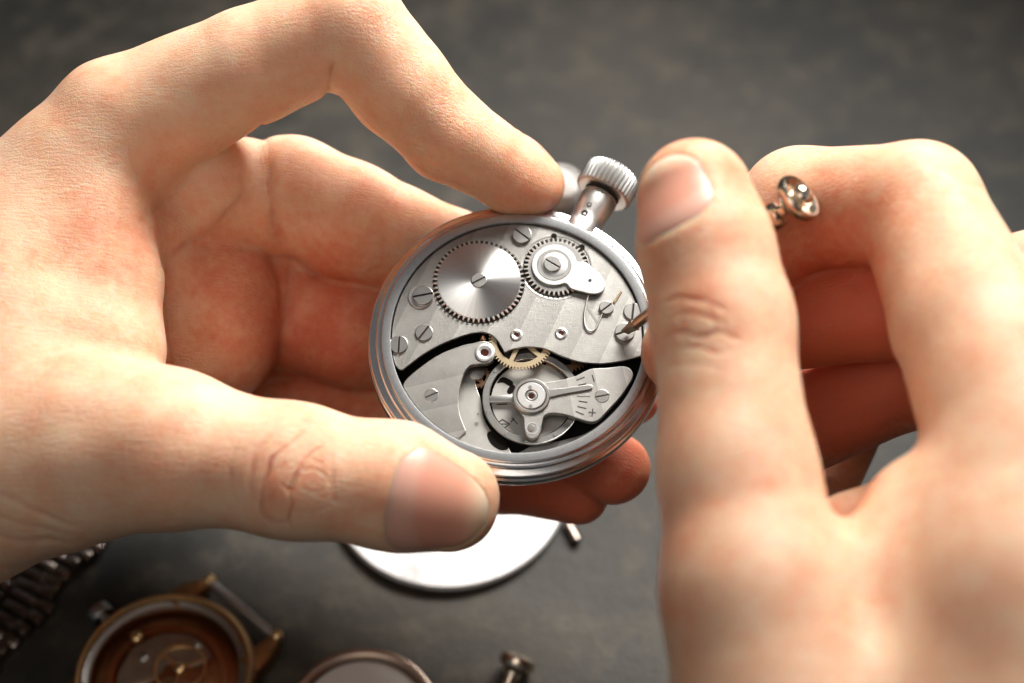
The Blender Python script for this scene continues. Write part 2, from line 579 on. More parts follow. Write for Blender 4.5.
ring('wheel_gap_shade', cc, [(0, HP + .0035), (r2 + .01, HP + .0035), (r2 + .01, HP - .01), (0, HP - .01)], M['slot'], watch, 72)  # painted tooth-gap shade again, under the crown wheel
# cap: ring with arm, built as a bevelled outline with a turned well on it
HK = HC + .05
ck = W(554.2, 264.8, HK)
rk = 23 * PXC
arm = WP([(577.8, 262), (585, 262), (593.5, 268.5), (600, 274.5), (605, 283), (604, 289.5), (598.5, 293.2), (591, 293.6), (583, 291.8), (575, 289.8), (570.5, 288), (566.5, 283.5)], HK)
aa0 = math.atan2(arm[0][1] - ck[1], arm[0][0] - ck[0]); aa1 = math.atan2(arm[-1][1] - ck[1], arm[-1][0] - ck[0])
capo = [tuple(p) for p in catmull(arm, 5)] + [p for p in reversed(circle(*ck, rk, 60, aa0, aa1 + 2 * PI))][1:-1]
bm = bmesh.new()
add_prism(bm, capo, HC + .006, HK, .012)
cap = obj('wheel_cap', bm, M['steel'], watch)
ring('cap_well', ck, [(0, HK + .003), (16.5 * PXC, HK + .003), (16.7 * PXC, HK + .008), (17.3 * PXC, HK + .008), (17.6 * PXC, HK)], M['dull'], cap)
ring('cap_washer', ck, [(0, HK + .012), (11.5 * PXC, HK + .012), (13.5 * PXC, HK + .005), (13.6 * PXC, HK)], M['satin'], cap)
screw((ck[0] - .03, ck[1] + .005), 9 * PXC, HK + .012, -33, hh=.04, parent=cap)
bm = bmesh.new(); add_prism(bm, circle(*W(590, 280.4, HK), 1.7 * PXC, 14), HK - .004, HK + .003)
obj('pin_hole', bm, M['slot'], cap, smooth=False)

# click spring, a bent wire, and a short pin
bm = bmesh.new()
wire = [(588.4, 294), (586.5, 303), (584.6, 313), (584.5, 322), (586.5, 328.3), (590.5, 331), (594.5, 329.8), (597.3, 325), (600, 319), (602.5, 313)]
add_tube(bm, [(*p, HP + .03) for p in catmull([W(x, y, HP + .03) for x, y in wire], 4)], .0165, 8)
obj('click_spring', bm, M['steel'], watch, angle=180)
bm = bmesh.new()
add_tube(bm, [(*W(621, 292, HP + .02), HP + .025), (*W(614, 302.5, HP + .02), HP + .02)], .022, 8)
obj('pin', bm, M['brass'], watch, angle=60)
bm = bmesh.new()
add_prism(bm, catmull(WP([(587.5, 305.5), (598, 322), (596.8, 323.5), (586.5, 307.5)], HP), 3, True), HP, HP + .004)
obj('diagonal_line', bm, M['dull'], watch, smooth=False)  # thin dull strip set diagonally on the plate


# train wheels
def train_wheel(px, py, rpx, h, n, mat, spokes, a0, name='train_wheel', depth=.05, band=.09):
    c = W(px, py, h); r = rpx * PXC

    def f(b):
        o = gear_outline(0, 0, r, n, depth)
        ri = r - depth - band
        # toothed ring as two-level strip
        m_ = len(o)
        rows = []
        for z in (h - .04, h):
            rows.append(([b.verts.new((x, y, z)) for x, y in o], [b.verts.new((ri * math.cos(math.atan2(y, x)), ri * math.sin(math.atan2(y, x)), z)) for x, y in o]))
        for i in range(m_):
            j = (i + 1) % m_
            for a, bb in ((rows[0][0], rows[1][0]), (rows[0][1], rows[1][1])):
                b.faces.new((a[i], a[j], bb[j], bb[i]))
            for z in (0, 1):
                b.faces.new((rows[z][0][i], rows[z][0][j], rows[z][1][j], rows[z][1][i]))
        for k in range(spokes):
            a = a0 + 2 * PI * k / spokes
            add_box(b, (math.cos(a) * ri * .52, math.sin(a) * ri * .52, h - .02), (ri * 1.0, .075, .034), a)
        add_lathe(b, [(0, h + .01), (.1, h + .01), (.1, h - .06), (0, h - .06)], 20)
    return at_origin(name, f, M[mat], c, watch)


train_wheel(521, 340, 32.5, -.115, 60, 'brass', 5, math.radians(-42))
train_wheel(566, 344, 31, -.33, 48, 'copper', 4, math.radians(-70))
train_wheel(478, 376, 13, -.36, 22, 'copper', 4, .5, band=.05, depth=.03)
bm = bmesh.new()
add_lathe(bm, [(0, -.28), (.07, -.28), (.15, -.3), (.15, -.34), (0, -.34)], 24, center=W(476.4, 371.5, -.3))
obj('pinion', bm, M['dull'], watch)
bm = bmesh.new()
add_tube(bm, [(*W(555, 361, -.3), -.27), (*W(571, 377, -.3), -.27)], .05, 8)
obj('arbor', bm, M['copper'], watch)
bm = bmesh.new()
add_tube(bm, [(*W(483, 333.5, -.3), -.26), (*W(483.5, 342, -.3), -.26)], .06, 8)
obj('arbor', bm, M['copper'], watch)
bm = bmesh.new()
add_prism(bm, circle(*W(521, 352, -.42), 17 * PXC, 32), -.46, -.36)
obj('barrel_drum', bm, M['dull'], watch)
bm = bmesh.new()
add_prism(bm, catmull(WP([(546, 362), (556, 366), (570, 376), (576, 384), (566, 384), (552, 372)], -.3), 4, True), -.42, -.36, .01)
obj('lower_bridge', bm, M['dull'], watch)

# balance wheel
HWB = -.215
cb = W(531.5, 397.5, HWB)
rb = 49 * PXC


def balance(b):
    rows = [(rb - .125, HWB - .07), (rb - .125, HWB - .01), (rb - .115, HWB), (rb - .012, HWB), (rb, HWB - .012), (rb, HWB - .07)]
    add_lathe(b, rows, 96, closed=True)
    for a in (math.radians(182), math.radians(2)):
        add_box(b, (math.cos(a) * rb * .5, math.sin(a) * rb * .5, HWB - .03), (rb * .9, .13, .05), a, .008)


bal = at_origin('balance_wheel', balance, M['dull'], cb, watch)
ring('balance_disc', cb, [(0, HWB - .10), (rb - .16, HWB - .10), (rb - .16, HWB - .14), (0, HWB - .14)], M['base'], watch)
for k, a in enumerate((142, 200, 236, 262, 300)):
    a = math.radians(a)
    bm = bmesh.new()
    add_lathe(bm, [(0, HWB + .012), (.028, HWB + .012), (.034, HWB), (0, HWB)], 12, center=((rb - .06) * math.cos(a), (rb - .06) * math.sin(a)))
    obj('rim_screw', bm, M['dull'], bal)
# small stamped marks on the disc under the balance: a diamond outline and a caret
HM = HWB - .097
bm = bmesh.new()


def stroke(bm, p0, p1, w, h, zt=.004):
    (x0, y0), (x1, y1) = p0, p1
    add_box(bm, ((x0 + x1) / 2, (y0 + y1) / 2, h), (math.hypot(x1 - x0, y1 - y0) + w * .6, w, zt), math.atan2(y1 - y0, x1 - x0))


dm = [(496, 424), (502.5, 419.5), (509.5, 424), (503, 429)]
for i in range(4): stroke(bm, W(*dm[i], HM), W(*dm[(i + 1) % 4], HM), .018, HM)
stroke(bm, W(499, 424, HM), W(507, 424, HM), .014, HM + .001)
obj('stamped_diamond', bm, M['slot'], watch, smooth=False)
bm = bmesh.new()
stroke(bm, W(512, 418, HM), W(517.5, 424, HM), .016, HM)
stroke(bm, W(511, 422, HM), W(514, 418.5, HM), .016, HM + .001)
obj('stamped_mark', bm, M['slot'], watch, smooth=False)
bm = bmesh.new()
stroke(bm, W(497, 404.5, HM), W(507, 404, HM), .02, HM)
obj('stamped_mark', bm, M['slot'], watch, smooth=False)
# dark cut-outs of the disc
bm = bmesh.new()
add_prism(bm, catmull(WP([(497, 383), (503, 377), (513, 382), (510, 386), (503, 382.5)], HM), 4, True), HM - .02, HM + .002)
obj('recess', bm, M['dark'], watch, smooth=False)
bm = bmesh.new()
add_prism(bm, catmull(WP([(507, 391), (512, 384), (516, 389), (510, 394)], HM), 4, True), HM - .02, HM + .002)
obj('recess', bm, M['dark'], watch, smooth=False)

# balance cock
ckp = [(541, 383), (551, 381.3), (562, 379.6), (575, 376), (583, 372), (590, 369), (597, 368.2), (606, 367.8), (615, 366.8), (623, 366.2), (629.5, 368.2), (633.2, 374), (631.5, 380),
       (627, 387.5), (621, 396), (613, 405), (605, 413.5), (599.5, 419.2), (594.5, 421.6), (588, 421.3), (578, 418.5), (567, 414.8), (556, 413), (549, 413.4), (544, 416.5), (542, 424), (539.5, 434),
       (533, 438.5), (526.5, 435.5), (524, 427), (523.5, 418), (519, 410), (515, 402), (514, 394), (517.5, 386), (525, 380.5), (533, 380)]
bm = bmesh.new()
add_prism(bm, catmull(WP(ckp, HP), 4, True), -.16, HP, .013)
cock = obj('balance_cock', bm, M['cock'], watch)
cj = W(531.3, 396.6, HP)
ring('regulator_ring', cj, [(14.8 * PXC, HP), (14.8 * PXC, HP + .035), (15.4 * PXC, HP + .042), (17.6 * PXC, HP + .042), (18.6 * PXC, HP + .03), (18.8 * PXC, HP - .05), (14.8 * PXC, HP - .05)], M['dull'], cock)
cpj = ring('cap_plate', cj, [(5.6 * PXC, HP + .01), (5.8 * PXC, HP + .04), (6.6 * PXC, HP + .052), (13.4 * PXC, HP + .052), (14.2 * PXC, HP + .042), (14.3 * PXC, HP)], M['steel'], cock)
bm = bmesh.new(); add_lathe(bm, [(0, HP + .018), (3.0 * PXC, HP + .016), (3.2 * PXC, HP + .03), (4.6 * PXC, HP + .036), (5.8 * PXC, HP + .028), (5.8 * PXC, HP)], 28, center=cj)
obj('jewel', bm, M['dull'], cpj)
bm = bmesh.new(); add_lathe(bm, [(0, HP + .024), (2.6 * PXC, HP + .024), (2.7 * PXC, HP)], 20, center=cj)
obj('jewel', bm, M['ruby'], cpj)
for p in ((530, 387.2), (530.6, 406.2)):
    bm = bmesh.new()
    add_prism(bm, circle(*W(*p, HP + .052), 1.9 * PXC, 14), HP + .03, HP + .056)
    obj('pin_hole', bm, M['dull'], cpj, smooth=False)
# regulator lever
bm = bmesh.new()
add_prism(bm, catmull(WP([(547.5, 390), (562, 388.2), (578, 386), (590, 384.6), (592.5, 386.8), (591, 389.2), (578, 391.6), (562, 394.4), (548.5, 397)], HP + .03), 3, True), HP + .012, HP + .036, .01)
obj('regulator_lever', bm, M['dull'], cock)
screw(W(602.3, 396, HP), 7.2 * PXC, HP - .005, 12, hh=.014, parent=cock)
bm = bmesh.new()
add_lathe(bm, [(0, HP + .018), (3 * PXC, HP + .016), (3.6 * PXC, HP + .004), (3.6 * PXC, HP - .01)], 20, center=W(531.4, 428, HP))
obj('stud_screw', bm, M['dull'], cock)
ring('stud_ring', W(532, 428.5, HP), [(5.4 * PXC, HP - .01), (5.4 * PXC, HP + .006), (6.4 * PXC, HP + .006), (6.4 * PXC, HP - .01)], M['steel'], cock, 28)
# engraved scale: strokes, minus bar and plus
plus = bmesh.new()
for a, b in [((576.6, 380.2), (584.4, 377.2)), ((578.5, 385.2), (586, 383.7)), ((592.2, 375.2), (594.2, 381.5)), ((579, 401.2), (587, 402.4)), ((577.6, 406.6), (586, 408.6)),
             ((576, 411.6), (583.6, 414.6)), ((588.8, 412.2), (595.6, 413)), ((592.8, 409), (592, 416.2)), ((577, 396.3), (590, 396.6))]:
    thin = a == (577, 396.3)
    if a[0] in (588.8, 592.8):
        stroke(plus, W(*a, HP), W(*b, HP), .02, HP + (.001 if a[0] == 588.8 else .0017), .004)
        continue
    bm = bmesh.new()
    stroke(bm, W(*a, HP), W(*b, HP), .011 if thin else .02, HP + .001, .004)
    obj('engraved_stroke', bm, M['slot'], cock, smooth=False)
obj('engraved_plus', plus, M['slot'], cock, smooth=False)

# neck and crown
CA = math.radians(62.3)
ax = Vector((math.cos(CA), math.sin(CA), 0)); axo = -.36
fr = frame_z(ax * 2.5 + Vector((0, 0, axo)), ax, (0, 0, 1))
bm = bmesh.new()
add_lathe(bm, [(0, -.1), (.36, -.1), (.355, .08), (.325, .14), (.305, .2), (.315, .34), (.335, .5), (.345, .76), (.33, .81), (.2, .83), (.12, .83), (.12, 1.0), (0, 1.0)], 48, frame=fr)
neck = obj('neck', bm, metal('scuffed neck steel', (.66, .64, .61), .40, .3, 9, spots=.3, bump=.12), watch)
bm = bmesh.new()
for t0, rr in ((.42, .045), (.23, .06)):
    p = ax * (2.5 + t0) + Vector((0, 0, axo)) + Vector((0, 0, 1)).lerp(ax.cross(Vector((0, 0, 1))) * -1, .12).normalized() * .318
    if t0 < .3: bm = bmesh.new()
    f2 = frame_z(p, (p - ax * (2.5 + t0) - Vector((0, 0, axo))), ax)
    add_lathe(bm, [(rr * .55, 0), (rr * .6, .012), (rr, .012), (rr * 1.05, 0)], 16, frame=f2)
    obj('hallmark', bm, M['slot'], neck)
bm = bmesh.new()
nrid = 36
stations = [(0.90, .44, 0), (.90, .495, .0), (.92, .525, .4), (.955, .545, 1), (1.24, .55, 1), (1.34, .54, 1), (1.385, .515, .5), (1.41, .47, 0), (1.43, .36, 0)]
rows = []
seg = 8
for z, r, am in stations:
    row = []
    for i in range(nrid * seg):
        a = 2 * PI * i / (nrid * seg)
        s = (.5 + .5 * math.cos(nrid * a)) ** .7
        rr = r - .042 * am * (1 - s)
        row.append(bm.verts.new(fr @ Vector((rr * math.cos(a), rr * math.sin(a), z - .02))))
    rows.append(row)
for a, b in zip(rows[:-1], rows[1:]):
    for i in range(len(a)):
        bm.faces.new((a[i], a[(i + 1) % len(a)], b[(i + 1) % len(a)], b[i]))
bm.faces.new(rows[0]); bm.faces.new(rows[-1])
obj('crown', bm, M['crown'], watch, angle=50)
bm = bmesh.new()
add_lathe(bm, [(.30, .845), (.335, .845), (.34, .868), (.30, .868)], 40, frame=fr, closed=True)
obj('gasket', bm, M['slot'], watch)

# ================================================================== screwdriver
tip = q(624.5, 333.5, 30.0) + np.array([0, .02, .08]); capc = q(800, 197, 27.5)
TD = (capc - tip); TL = np.linalg.norm(TD); TD /= TL
ftool = Matrix.Identity(4)
tw, tdw = to_world(tip), MCAM @ TD
fm = frame_z((0, 0, 0), tdw, (0, 0, 1))
tool = empty('screwdriver', tw, fm.to_3x3())
tag(tool, 'slim precision screwdriver with swivel cap, its blade set in a watch screw', 'screwdriver')
bm = bmesh.new()
add_lathe(bm, [(0, .22), (.085, .24), (.098, .4), (.10, 1.15), (.12, 1.2), (0, 1.2)], 24)
obj('shaft', bm, M['shaft'], tool)
bm = bmesh.new()
rows = []
for z, hx, hy in ((0, .085, .014), (.1, .085, .024), (.22, .09, .06), (.27, .09, .085)):
    rows.append([bm.verts.new((sx * hx, sy * hy, z)) for sx, sy in ((-1, -1), (1, -1), (1, 1), (-1, 1))])
for a, b in zip(rows[:-1], rows[1:]):
    for i in range(4): bm.faces.new((a[i], a[(i + 1) % 4], b[(i + 1) % 4], b[i]))
bm.faces.new(rows[0]); bm.faces.new(rows[-1])
obj('blade', bm, M['shaft'], tool)
bm = bmesh.new()
zb = TL - .62
add_lathe(bm, [(0, 1.2), (.17, 1.2), (.2, 1.26), (.2, zb - .06), (.225, zb - .03), (.225, zb + .14), (.2, zb + .18), (.11, zb + .2), (.09, zb + .26), (.09, zb + .36)], 32)
obj('handle', bm, M['chrome'], tool)
bm = bmesh.new()
zc = TL - .12
add_lathe(bm, [(0, zc - .2), (.14, zc - .19), (.22, zc - .1), (.34, zc - .06), (.40, zc + .0), (.425, zc + .07), (.42, zc + .13), (.39, zc + .165), (.34, zc + .16), (.305, zc + .11), (.28, zc + .06), (.21, zc + .045), (.185, zc + .09), (.205, zc + .16), (.18, zc + .25), (.11, zc + .31), (0, zc + .33)], 48)
obj('swivel_cap', bm, M['chrome'], tool)


# ================================================================== hands as one sculpted surface each
def smin(a, b, k):
    h = np.maximum(k - np.abs(a - b), 0) / k
    return np.minimum(a, b) - h * h * k * .25


def rcone(P, a, b, r1, r2):
    ba = b - a; l2 = float(ba @ ba); rr = r1 - r2; a2 = l2 - rr * rr
    if a2 <= 1e-6:
        c, r = (a, r1) if r1 > r2 else (b, r2)
        return np.linalg.norm(P - c, axis=1) - r
    il2 = 1 / l2
    pa = P - a; y = pa @ ba; z = y - l2
    x2 = ((pa * l2 - y[:, None] * ba) ** 2).sum(1)
    y2 = y * y * l2; z2 = z * z * l2
    k = np.sign(rr) * rr * rr * x2
    o1 = np.sqrt(np.maximum(x2 + z2, 0)) * il2 - r2
    o2 = np.sqrt(np.maximum(x2 + y2, 0)) * il2 - r1
    o3 = (np.sqrt(np.maximum(x2 * a2 * il2, 0)) + y * rr) * il2 - r1
    out = o3
    m1 = np.sign(z) * a2 * z2 > k
    m2 = (~m1) & (np.sign(y) * a2 * y2 < k)
    out = np.where(m1, o1, out); out = np.where(m2, o2, out)
    return out


def ellip(P, c, r):
    k0 = np.sqrt((((P - c) / r) ** 2).sum(1)); k1 = np.sqrt((((P - c) / (r * r)) ** 2).sum(1))
    return k0 * (k0 - 1) / np.maximum(k1, 1e-6)


def chain(P, js, k=.18):
    """js: list of (px, py, z, r_cm)"""
    J = np.array([q(*a[:3]) for a in js]); r = np.array([a[3] for a in js])[:, None]
    lo, hi = (J - r).min(0) - 1.3, (J + r).max(0) + 1.3
    m = np.flatnonzero(((P > lo) & (P < hi)).all(1))
    out = np.full(len(P), 1.3)
    if len(m) == 0: return out
    Q = P[m]
    d = None
    for (a, b) in zip(js[:-1], js[1:]):
        e = rcone(Q, q(*a[:3]), q(*b[:3]), a[3], b[3])
        d = e if d is None else smin(d, e, k)
    out[m] = d
    return out


def surface_nets(vol, org, h):
    s = vol < 0
    nx, ny, nz = vol.shape
    c = np.zeros((nx - 1, ny - 1, nz - 1), np.int8)
    for dx in (0, 1):
        for dy in (0, 1):
            for dz in (0, 1):
                c += s[dx:nx - 1 + dx, dy:ny - 1 + dy, dz:nz - 1 + dz]
    act = (c > 0) & (c < 8)
    ijk = np.argwhere(act)
    idx = -np.ones(act.shape, np.int64); idx[act] = np.arange(len(ijk))
    acc = np.zeros((len(ijk), 3)); cnt = np.zeros(len(ijk))
    cor = [(0, 0, 0), (1, 0, 0), (0, 1, 0), (1, 1, 0), (0, 0, 1), (1, 0, 1), (0, 1, 1), (1, 1, 1)]
    V = {cc_: vol[ijk[:, 0] + cc_[0], ijk[:, 1] + cc_[1], ijk[:, 2] + cc_[2]] for cc_ in cor}
    for a in cor:
        for ax_ in range(3):
            if a[ax_]: continue
            b = list(a); b[ax_] = 1; b = tuple(b)
            va, vb = V[a], V[b]
            m = (va < 0) != (vb < 0)
            t = np.where(m, va / np.where(m, va - vb, 1), 0)
            p = np.array(a, float)[None] + t[:, None] * (np.array(b, float) - np.array(a, float))[None]
            acc += p * m[:, None]; cnt += m
    verts = org + h * (ijk + acc / cnt[:, None])
    faces = []
    for ax_ in range(3):
        u, w = (ax_ + 1) % 3, (ax_ + 2) % 3
        sl0 = [slice(None)] * 3; sl1 = [slice(None)] * 3
        sl0[ax_] = slice(0, -1); sl1[ax_] = slice(1, None)
        e = s[tuple(sl0)] != s[tuple(sl1)]
        ed = np.argwhere(e)
        ok = (ed[:, u] > 0) & (ed[:, w] > 0) & (ed[:, u] < vol.shape[u] - 1) & (ed[:, w] < vol.shape[w] - 1)
        ed = ed[ok]
        ins = s[ed[:, 0], ed[:, 1], ed[:, 2]]

        def cell(du, dw):
            k = ed.copy(); k[:, u] -= du; k[:, w] -= dw
            return idx[k[:, 0], k[:, 1], k[:, 2]]
        f = np.stack([cell(1, 1), cell(0, 1), cell(0, 0), cell(1, 0)], 1)
        f[~ins] = f[~ins][:, ::-1]
        faces.append(f)
    faces = np.concatenate(faces)
    return verts, faces[(faces >= 0).all(1)]


def chunked(f, P, n=400000):
    return np.concatenate([f(P[i:i + n]) for i in range(0, len(P), n)])


def grad(f, P, e=.004):
    """normal and value of the distance field, from four samples round each point"""
    k = np.array([[1, -1, -1], [-1, -1, 1], [-1, 1, -1], [1, 1, 1]], float)
    g = 0; v = 0
    for kk in k:
        a = chunked(f, P + kk * e)
        g = g + kk[None] * a[:, None]; v = v + a
    return g / np.maximum(np.linalg.norm(g, axis=1)[:, None], 1e-9), v / 4


def proj_px(P):
    z = D0 - P[:, 2]
    return P[:, 0] / z * FPX + 512, 341.5 - P[:, 1] / z * FPX, z


def poly_dist(x, y, pts):
    d = np.full(len(x), 1e9); s = np.zeros(len(x)); n = len(pts) - 1
    for k, ((x0, y0), (x1, y1)) in enumerate(zip(pts[:-1], pts[1:])):
        dx, dy = x1 - x0, y1 - y0
        t = np.clip(((x - x0) * dx + (y - y0) * dy) / (dx * dx + dy * dy), 0, 1)
        e = np.hypot(x - x0 - t * dx, y - y0 - t * dy)
        m = e < d
        d[m] = e[m]; s[m] = (k + t[m]) / n
    return d, s


def make_hand(name, base, lo, hi, creases_and_shade, flush_shade, nails, label, h=.085, relief=None):
    lo, hi = np.array(lo, float), np.array(hi, float)
    n = np.ceil((hi - lo) / h).astype(int) + 1
    g = np.stack(np.meshgrid(*[lo[i] + h * np.arange(n[i]) for i in range(3)], indexing='ij'), -1).reshape(-1, 3)
    cs = 4
    nc = np.ceil((n - 1) / cs).astype(int) + 1
    gc_ = np.stack(np.meshgrid(*[lo[i] + h * cs * np.arange(nc[i]) for i in range(3)], indexing='ij'), -1).reshape(-1, 3)
    vc = chunked(base, gc_).reshape(nc)
    ii = [np.minimum((np.arange(n[i]) + cs // 2) // cs, nc[i] - 1) for i in range(3)]
    vol = vc[np.ix_(*ii)].reshape(-1).copy()
    near_ = np.flatnonzero(np.abs(vol) < h * cs * 1.35)
    vol[near_] = chunked(base, g[near_])
    vol = vol.reshape(n)
    V, Fc = surface_nets(vol, lo, h)
    # keep the outer skin only
    lab = np.arange(len(V))
    for _ in range(400):
        fm_ = lab[Fc].min(1); new_ = lab.copy()
        for k in range(4): np.minimum.at(new_, Fc[:, k], fm_)
        new_ = new_[new_]
        if (new_ == lab).all(): break
        lab = new_
    big_ = np.bincount(lab).argmax(); keep = lab == big_
    Fc = Fc[keep[Fc].all(1)]
    ren = np.cumsum(keep) - 1; V = V[keep]; Fc = ren[Fc]

    def nail_uv(P, nl):
        c, nn, a, w, l, phi = nl
        s_ = np.cross(a, nn)
        d = P - c
        v = d @ a / (l / 2)
        x, y = d @ s_, d @ nn
        u = np.arctan2(x, y) / phi
        return u, v, y

    nl_list = []
    for (c, nn, a, w, l, phi) in nails:
        a = np.array(a, float); a /= np.linalg.norm(a)
        nn = np.array(nn, float); nn -= a * (nn @ a); nn /= np.linalg.norm(nn)
        nl_list.append((c, nn, a, w, l, phi))

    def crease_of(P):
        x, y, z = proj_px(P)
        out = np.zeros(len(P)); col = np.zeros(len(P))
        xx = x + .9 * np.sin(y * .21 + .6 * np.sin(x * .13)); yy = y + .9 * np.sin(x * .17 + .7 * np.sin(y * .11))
        for pts, wd, dep, zr, tint in creases_and_shade:
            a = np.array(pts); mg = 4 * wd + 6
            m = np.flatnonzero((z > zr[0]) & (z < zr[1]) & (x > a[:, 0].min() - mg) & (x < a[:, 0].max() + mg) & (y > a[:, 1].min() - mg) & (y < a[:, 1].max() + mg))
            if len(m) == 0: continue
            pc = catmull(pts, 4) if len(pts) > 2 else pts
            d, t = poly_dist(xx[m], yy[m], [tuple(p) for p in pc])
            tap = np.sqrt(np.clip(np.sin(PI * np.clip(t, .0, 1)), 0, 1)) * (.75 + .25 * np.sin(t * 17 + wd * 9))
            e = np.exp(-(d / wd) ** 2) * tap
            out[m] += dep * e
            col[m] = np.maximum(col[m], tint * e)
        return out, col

    def full(P):
        d = base(P)
        cz, _ = crease_of(P)
        d = d + cz
        if relief is not None: d = d - relief(P)
        for nl in nl_list:
            u, v, y = nail_uv(P, nl)
            near = (np.abs(v) < 2) & (y > 0)
            f = np.where(near, np.maximum(np.abs(u), 0) ** 2.7 + np.abs(np.where(v < 0, v, v * .96)) ** 2.5, 9)
            d = d + .026 * np.clip((1.10 - f) / .22, 0, 1) - .010 * np.exp(-((f - 1.5) / .35) ** 2) * (v < .5)
        return d

    me = bpy.data.meshes.new(name)
    me.from_pydata(V.tolist(), [], Fc.tolist())
    o = bpy.data.objects.new(name, me); COL.objects.link(o)
    md = o.modifiers.new('s', 'SUBSURF'); md.levels = 1; md.render_levels = 1
    dg = bpy.context.evaluated_depsgraph_get()
    me2 = bpy.data.meshes.new_from_object(o.evaluated_get(dg))
    o.modifiers.clear(); o.data = me2; bpy.data.meshes.remove(me)
    me2.name = name
    nv = len(me2.vertices)
    co = np.empty(nv * 3); me2.vertices.foreach_get('co', co); P = co.reshape(-1, 3)
    Fq = np.empty(len(me2.loops), np.int32); me2.loops.foreach_get('vertex_index', Fq); Fq = Fq.reshape(-1, 4).astype(np.int64)
    bpy.data.objects.remove(o); bpy.data.meshes.remove(me2)
    # finer faces where there are creases and nails
    for lev in range(2):
        C = P[Fq].mean(1)
        x, y, z = proj_px(C)
        sel = np.zeros(len(Fq), bool)
        for pts, wd, dep, zr, tint in creases_and_shade:
            if lev == 1 and wd > 2.3: continue
            a = np.array(pts); mg = 3.5 * wd + 6
            m = np.flatnonzero((z > zr[0]) & (z < zr[1]) & (x > a[:, 0].min() - mg) & (x < a[:, 0].max() + mg) & (y > a[:, 1].min() - mg) & (y < a[:, 1].max() + mg))
            if len(m):
                pc = catmull(pts, 4) if len(pts) > 2 else pts
                d, _t = poly_dist(x[m], y[m], [tuple(p) for p in pc]); sel[m[d < mg]] = True
        for (c_, nn_, a_, w_, l_, phi_) in nl_list:
            dv = C - c_
            sel |= (np.abs(dv @ a_) < l_ * (.75 if lev else .9)) & (dv @ nn_ > (.1 if lev else -.2)) & (np.linalg.norm(dv, axis=1) < 1.6)
        S = Fq[sel]
        if len(S) == 0: break
        E = np.sort(np.stack([S, np.roll(S, -1, 1)], -1).reshape(-1, 2), 1)
        key = E[:, 0] * (len(P) + 1) + E[:, 1]
        uk, inv = np.unique(key, return_inverse=True)
        ue = np.stack([uk // (len(P) + 1), uk % (len(P) + 1)], 1)
        mids = P[ue].mean(1); mi = len(P) + inv.reshape(-1, 4)
        ci = len(P) + len(ue) + np.arange(len(S))
        new = [np.stack([S[:, k], mi[:, k], ci, mi[:, (k + 3) % 4]], 1) for k in range(4)]
        P = np.concatenate([P, mids, P[S].mean(1)])
        Fq = np.concatenate([Fq[~sel]] + new)
    nv = len(P)
    me2 = bpy.data.meshes.new(name)
    me2.from_pydata(P.tolist(), [], Fq.tolist())
    o = bpy.data.objects.new(name, me2); COL.objects.link(o)
    for it in range(2):
        N, d = grad(full if it else base, P)
        P = P - N * np.clip(d, -.08, .08)[:, None] * (.9 if it else 1)
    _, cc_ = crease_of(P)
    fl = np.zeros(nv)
    for px, py, z, r, v in flush_shade:
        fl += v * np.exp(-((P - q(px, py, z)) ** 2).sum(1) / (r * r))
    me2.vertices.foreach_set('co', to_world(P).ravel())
    for nm, arr in (('flush_shade', fl), ('crease_shade', cc_)):
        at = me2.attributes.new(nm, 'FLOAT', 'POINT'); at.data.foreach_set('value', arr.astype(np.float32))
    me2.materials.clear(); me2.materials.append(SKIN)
    me2.polygons.foreach_set('use_smooth', [True] * len(me2.polygons))
    me2.update()
    tag(o, label, 'hand')
    # nails: curved plates lying on the finger tips
    for nl in nl_list:
        c, nn, a, w, l, phi = nl
        s_ = np.cross(a, nn)
        nu, nvv = 25, 33
        rows = []; al = []
        Pn = np.zeros((nu, nvv, 3)); T = np.zeros((nu, nvv))
        for i in range(nu):
            u = -1 + 2 * i / (nu - 1)
            ext = (1 - min(1, abs(u) ** 2.7)) ** (1 / 2.5)
            for j in range(nvv):
                v = (-1 + 2 * j / (nvv - 1)) * max(ext, .55 if abs(u) > .98 else ext)
                dr = math.cos(u * phi) * nn + math.sin(u * phi) * s_
                Pn[i, j] = c + a * v * l / 2 + dr * 1.8
                T[i, j] = (v + 1) / 2 - .10 * (u + .2) ** 2 * (1 - (v + 1) / 2) * 2
        pts = Pn.reshape(-1, 3)
        us = np.repeat(np.linspace(-1, 1, nu), nvv)
        drs = np.cos(us * phi)[:, None] * nn + np.sin(us * phi)[:, None] * s_
        for _ in range(40):
            d = base(pts); pts = pts - drs * np.clip(d, -.3, .3)[:, None] * .9
        vv = np.tile(np.linspace(-1, 1, nvv), nu)
        edge_ = np.clip(1 - np.maximum(np.abs(us) ** 6, np.abs(vv) ** 8), 0, 1)
        pts = pts + drs * (-.020 + .024 * edge_)[:, None]
        mn = bpy.data.meshes.new('fingernail')
        fs = [(i * nvv + j, (i + 1) * nvv + j, (i + 1) * nvv + j + 1, i * nvv + j + 1) for i in range(nu - 1) for j in range(nvv - 1)]
        mn.from_pydata(to_world(pts).tolist(), [], fs)
        at = mn.attributes.new('along', 'FLOAT', 'POINT'); at.data.foreach_set('value', T.ravel().astype(np.float32))
        link_mesh('fingernail', mn, NAIL, o, angle=180)
    return o


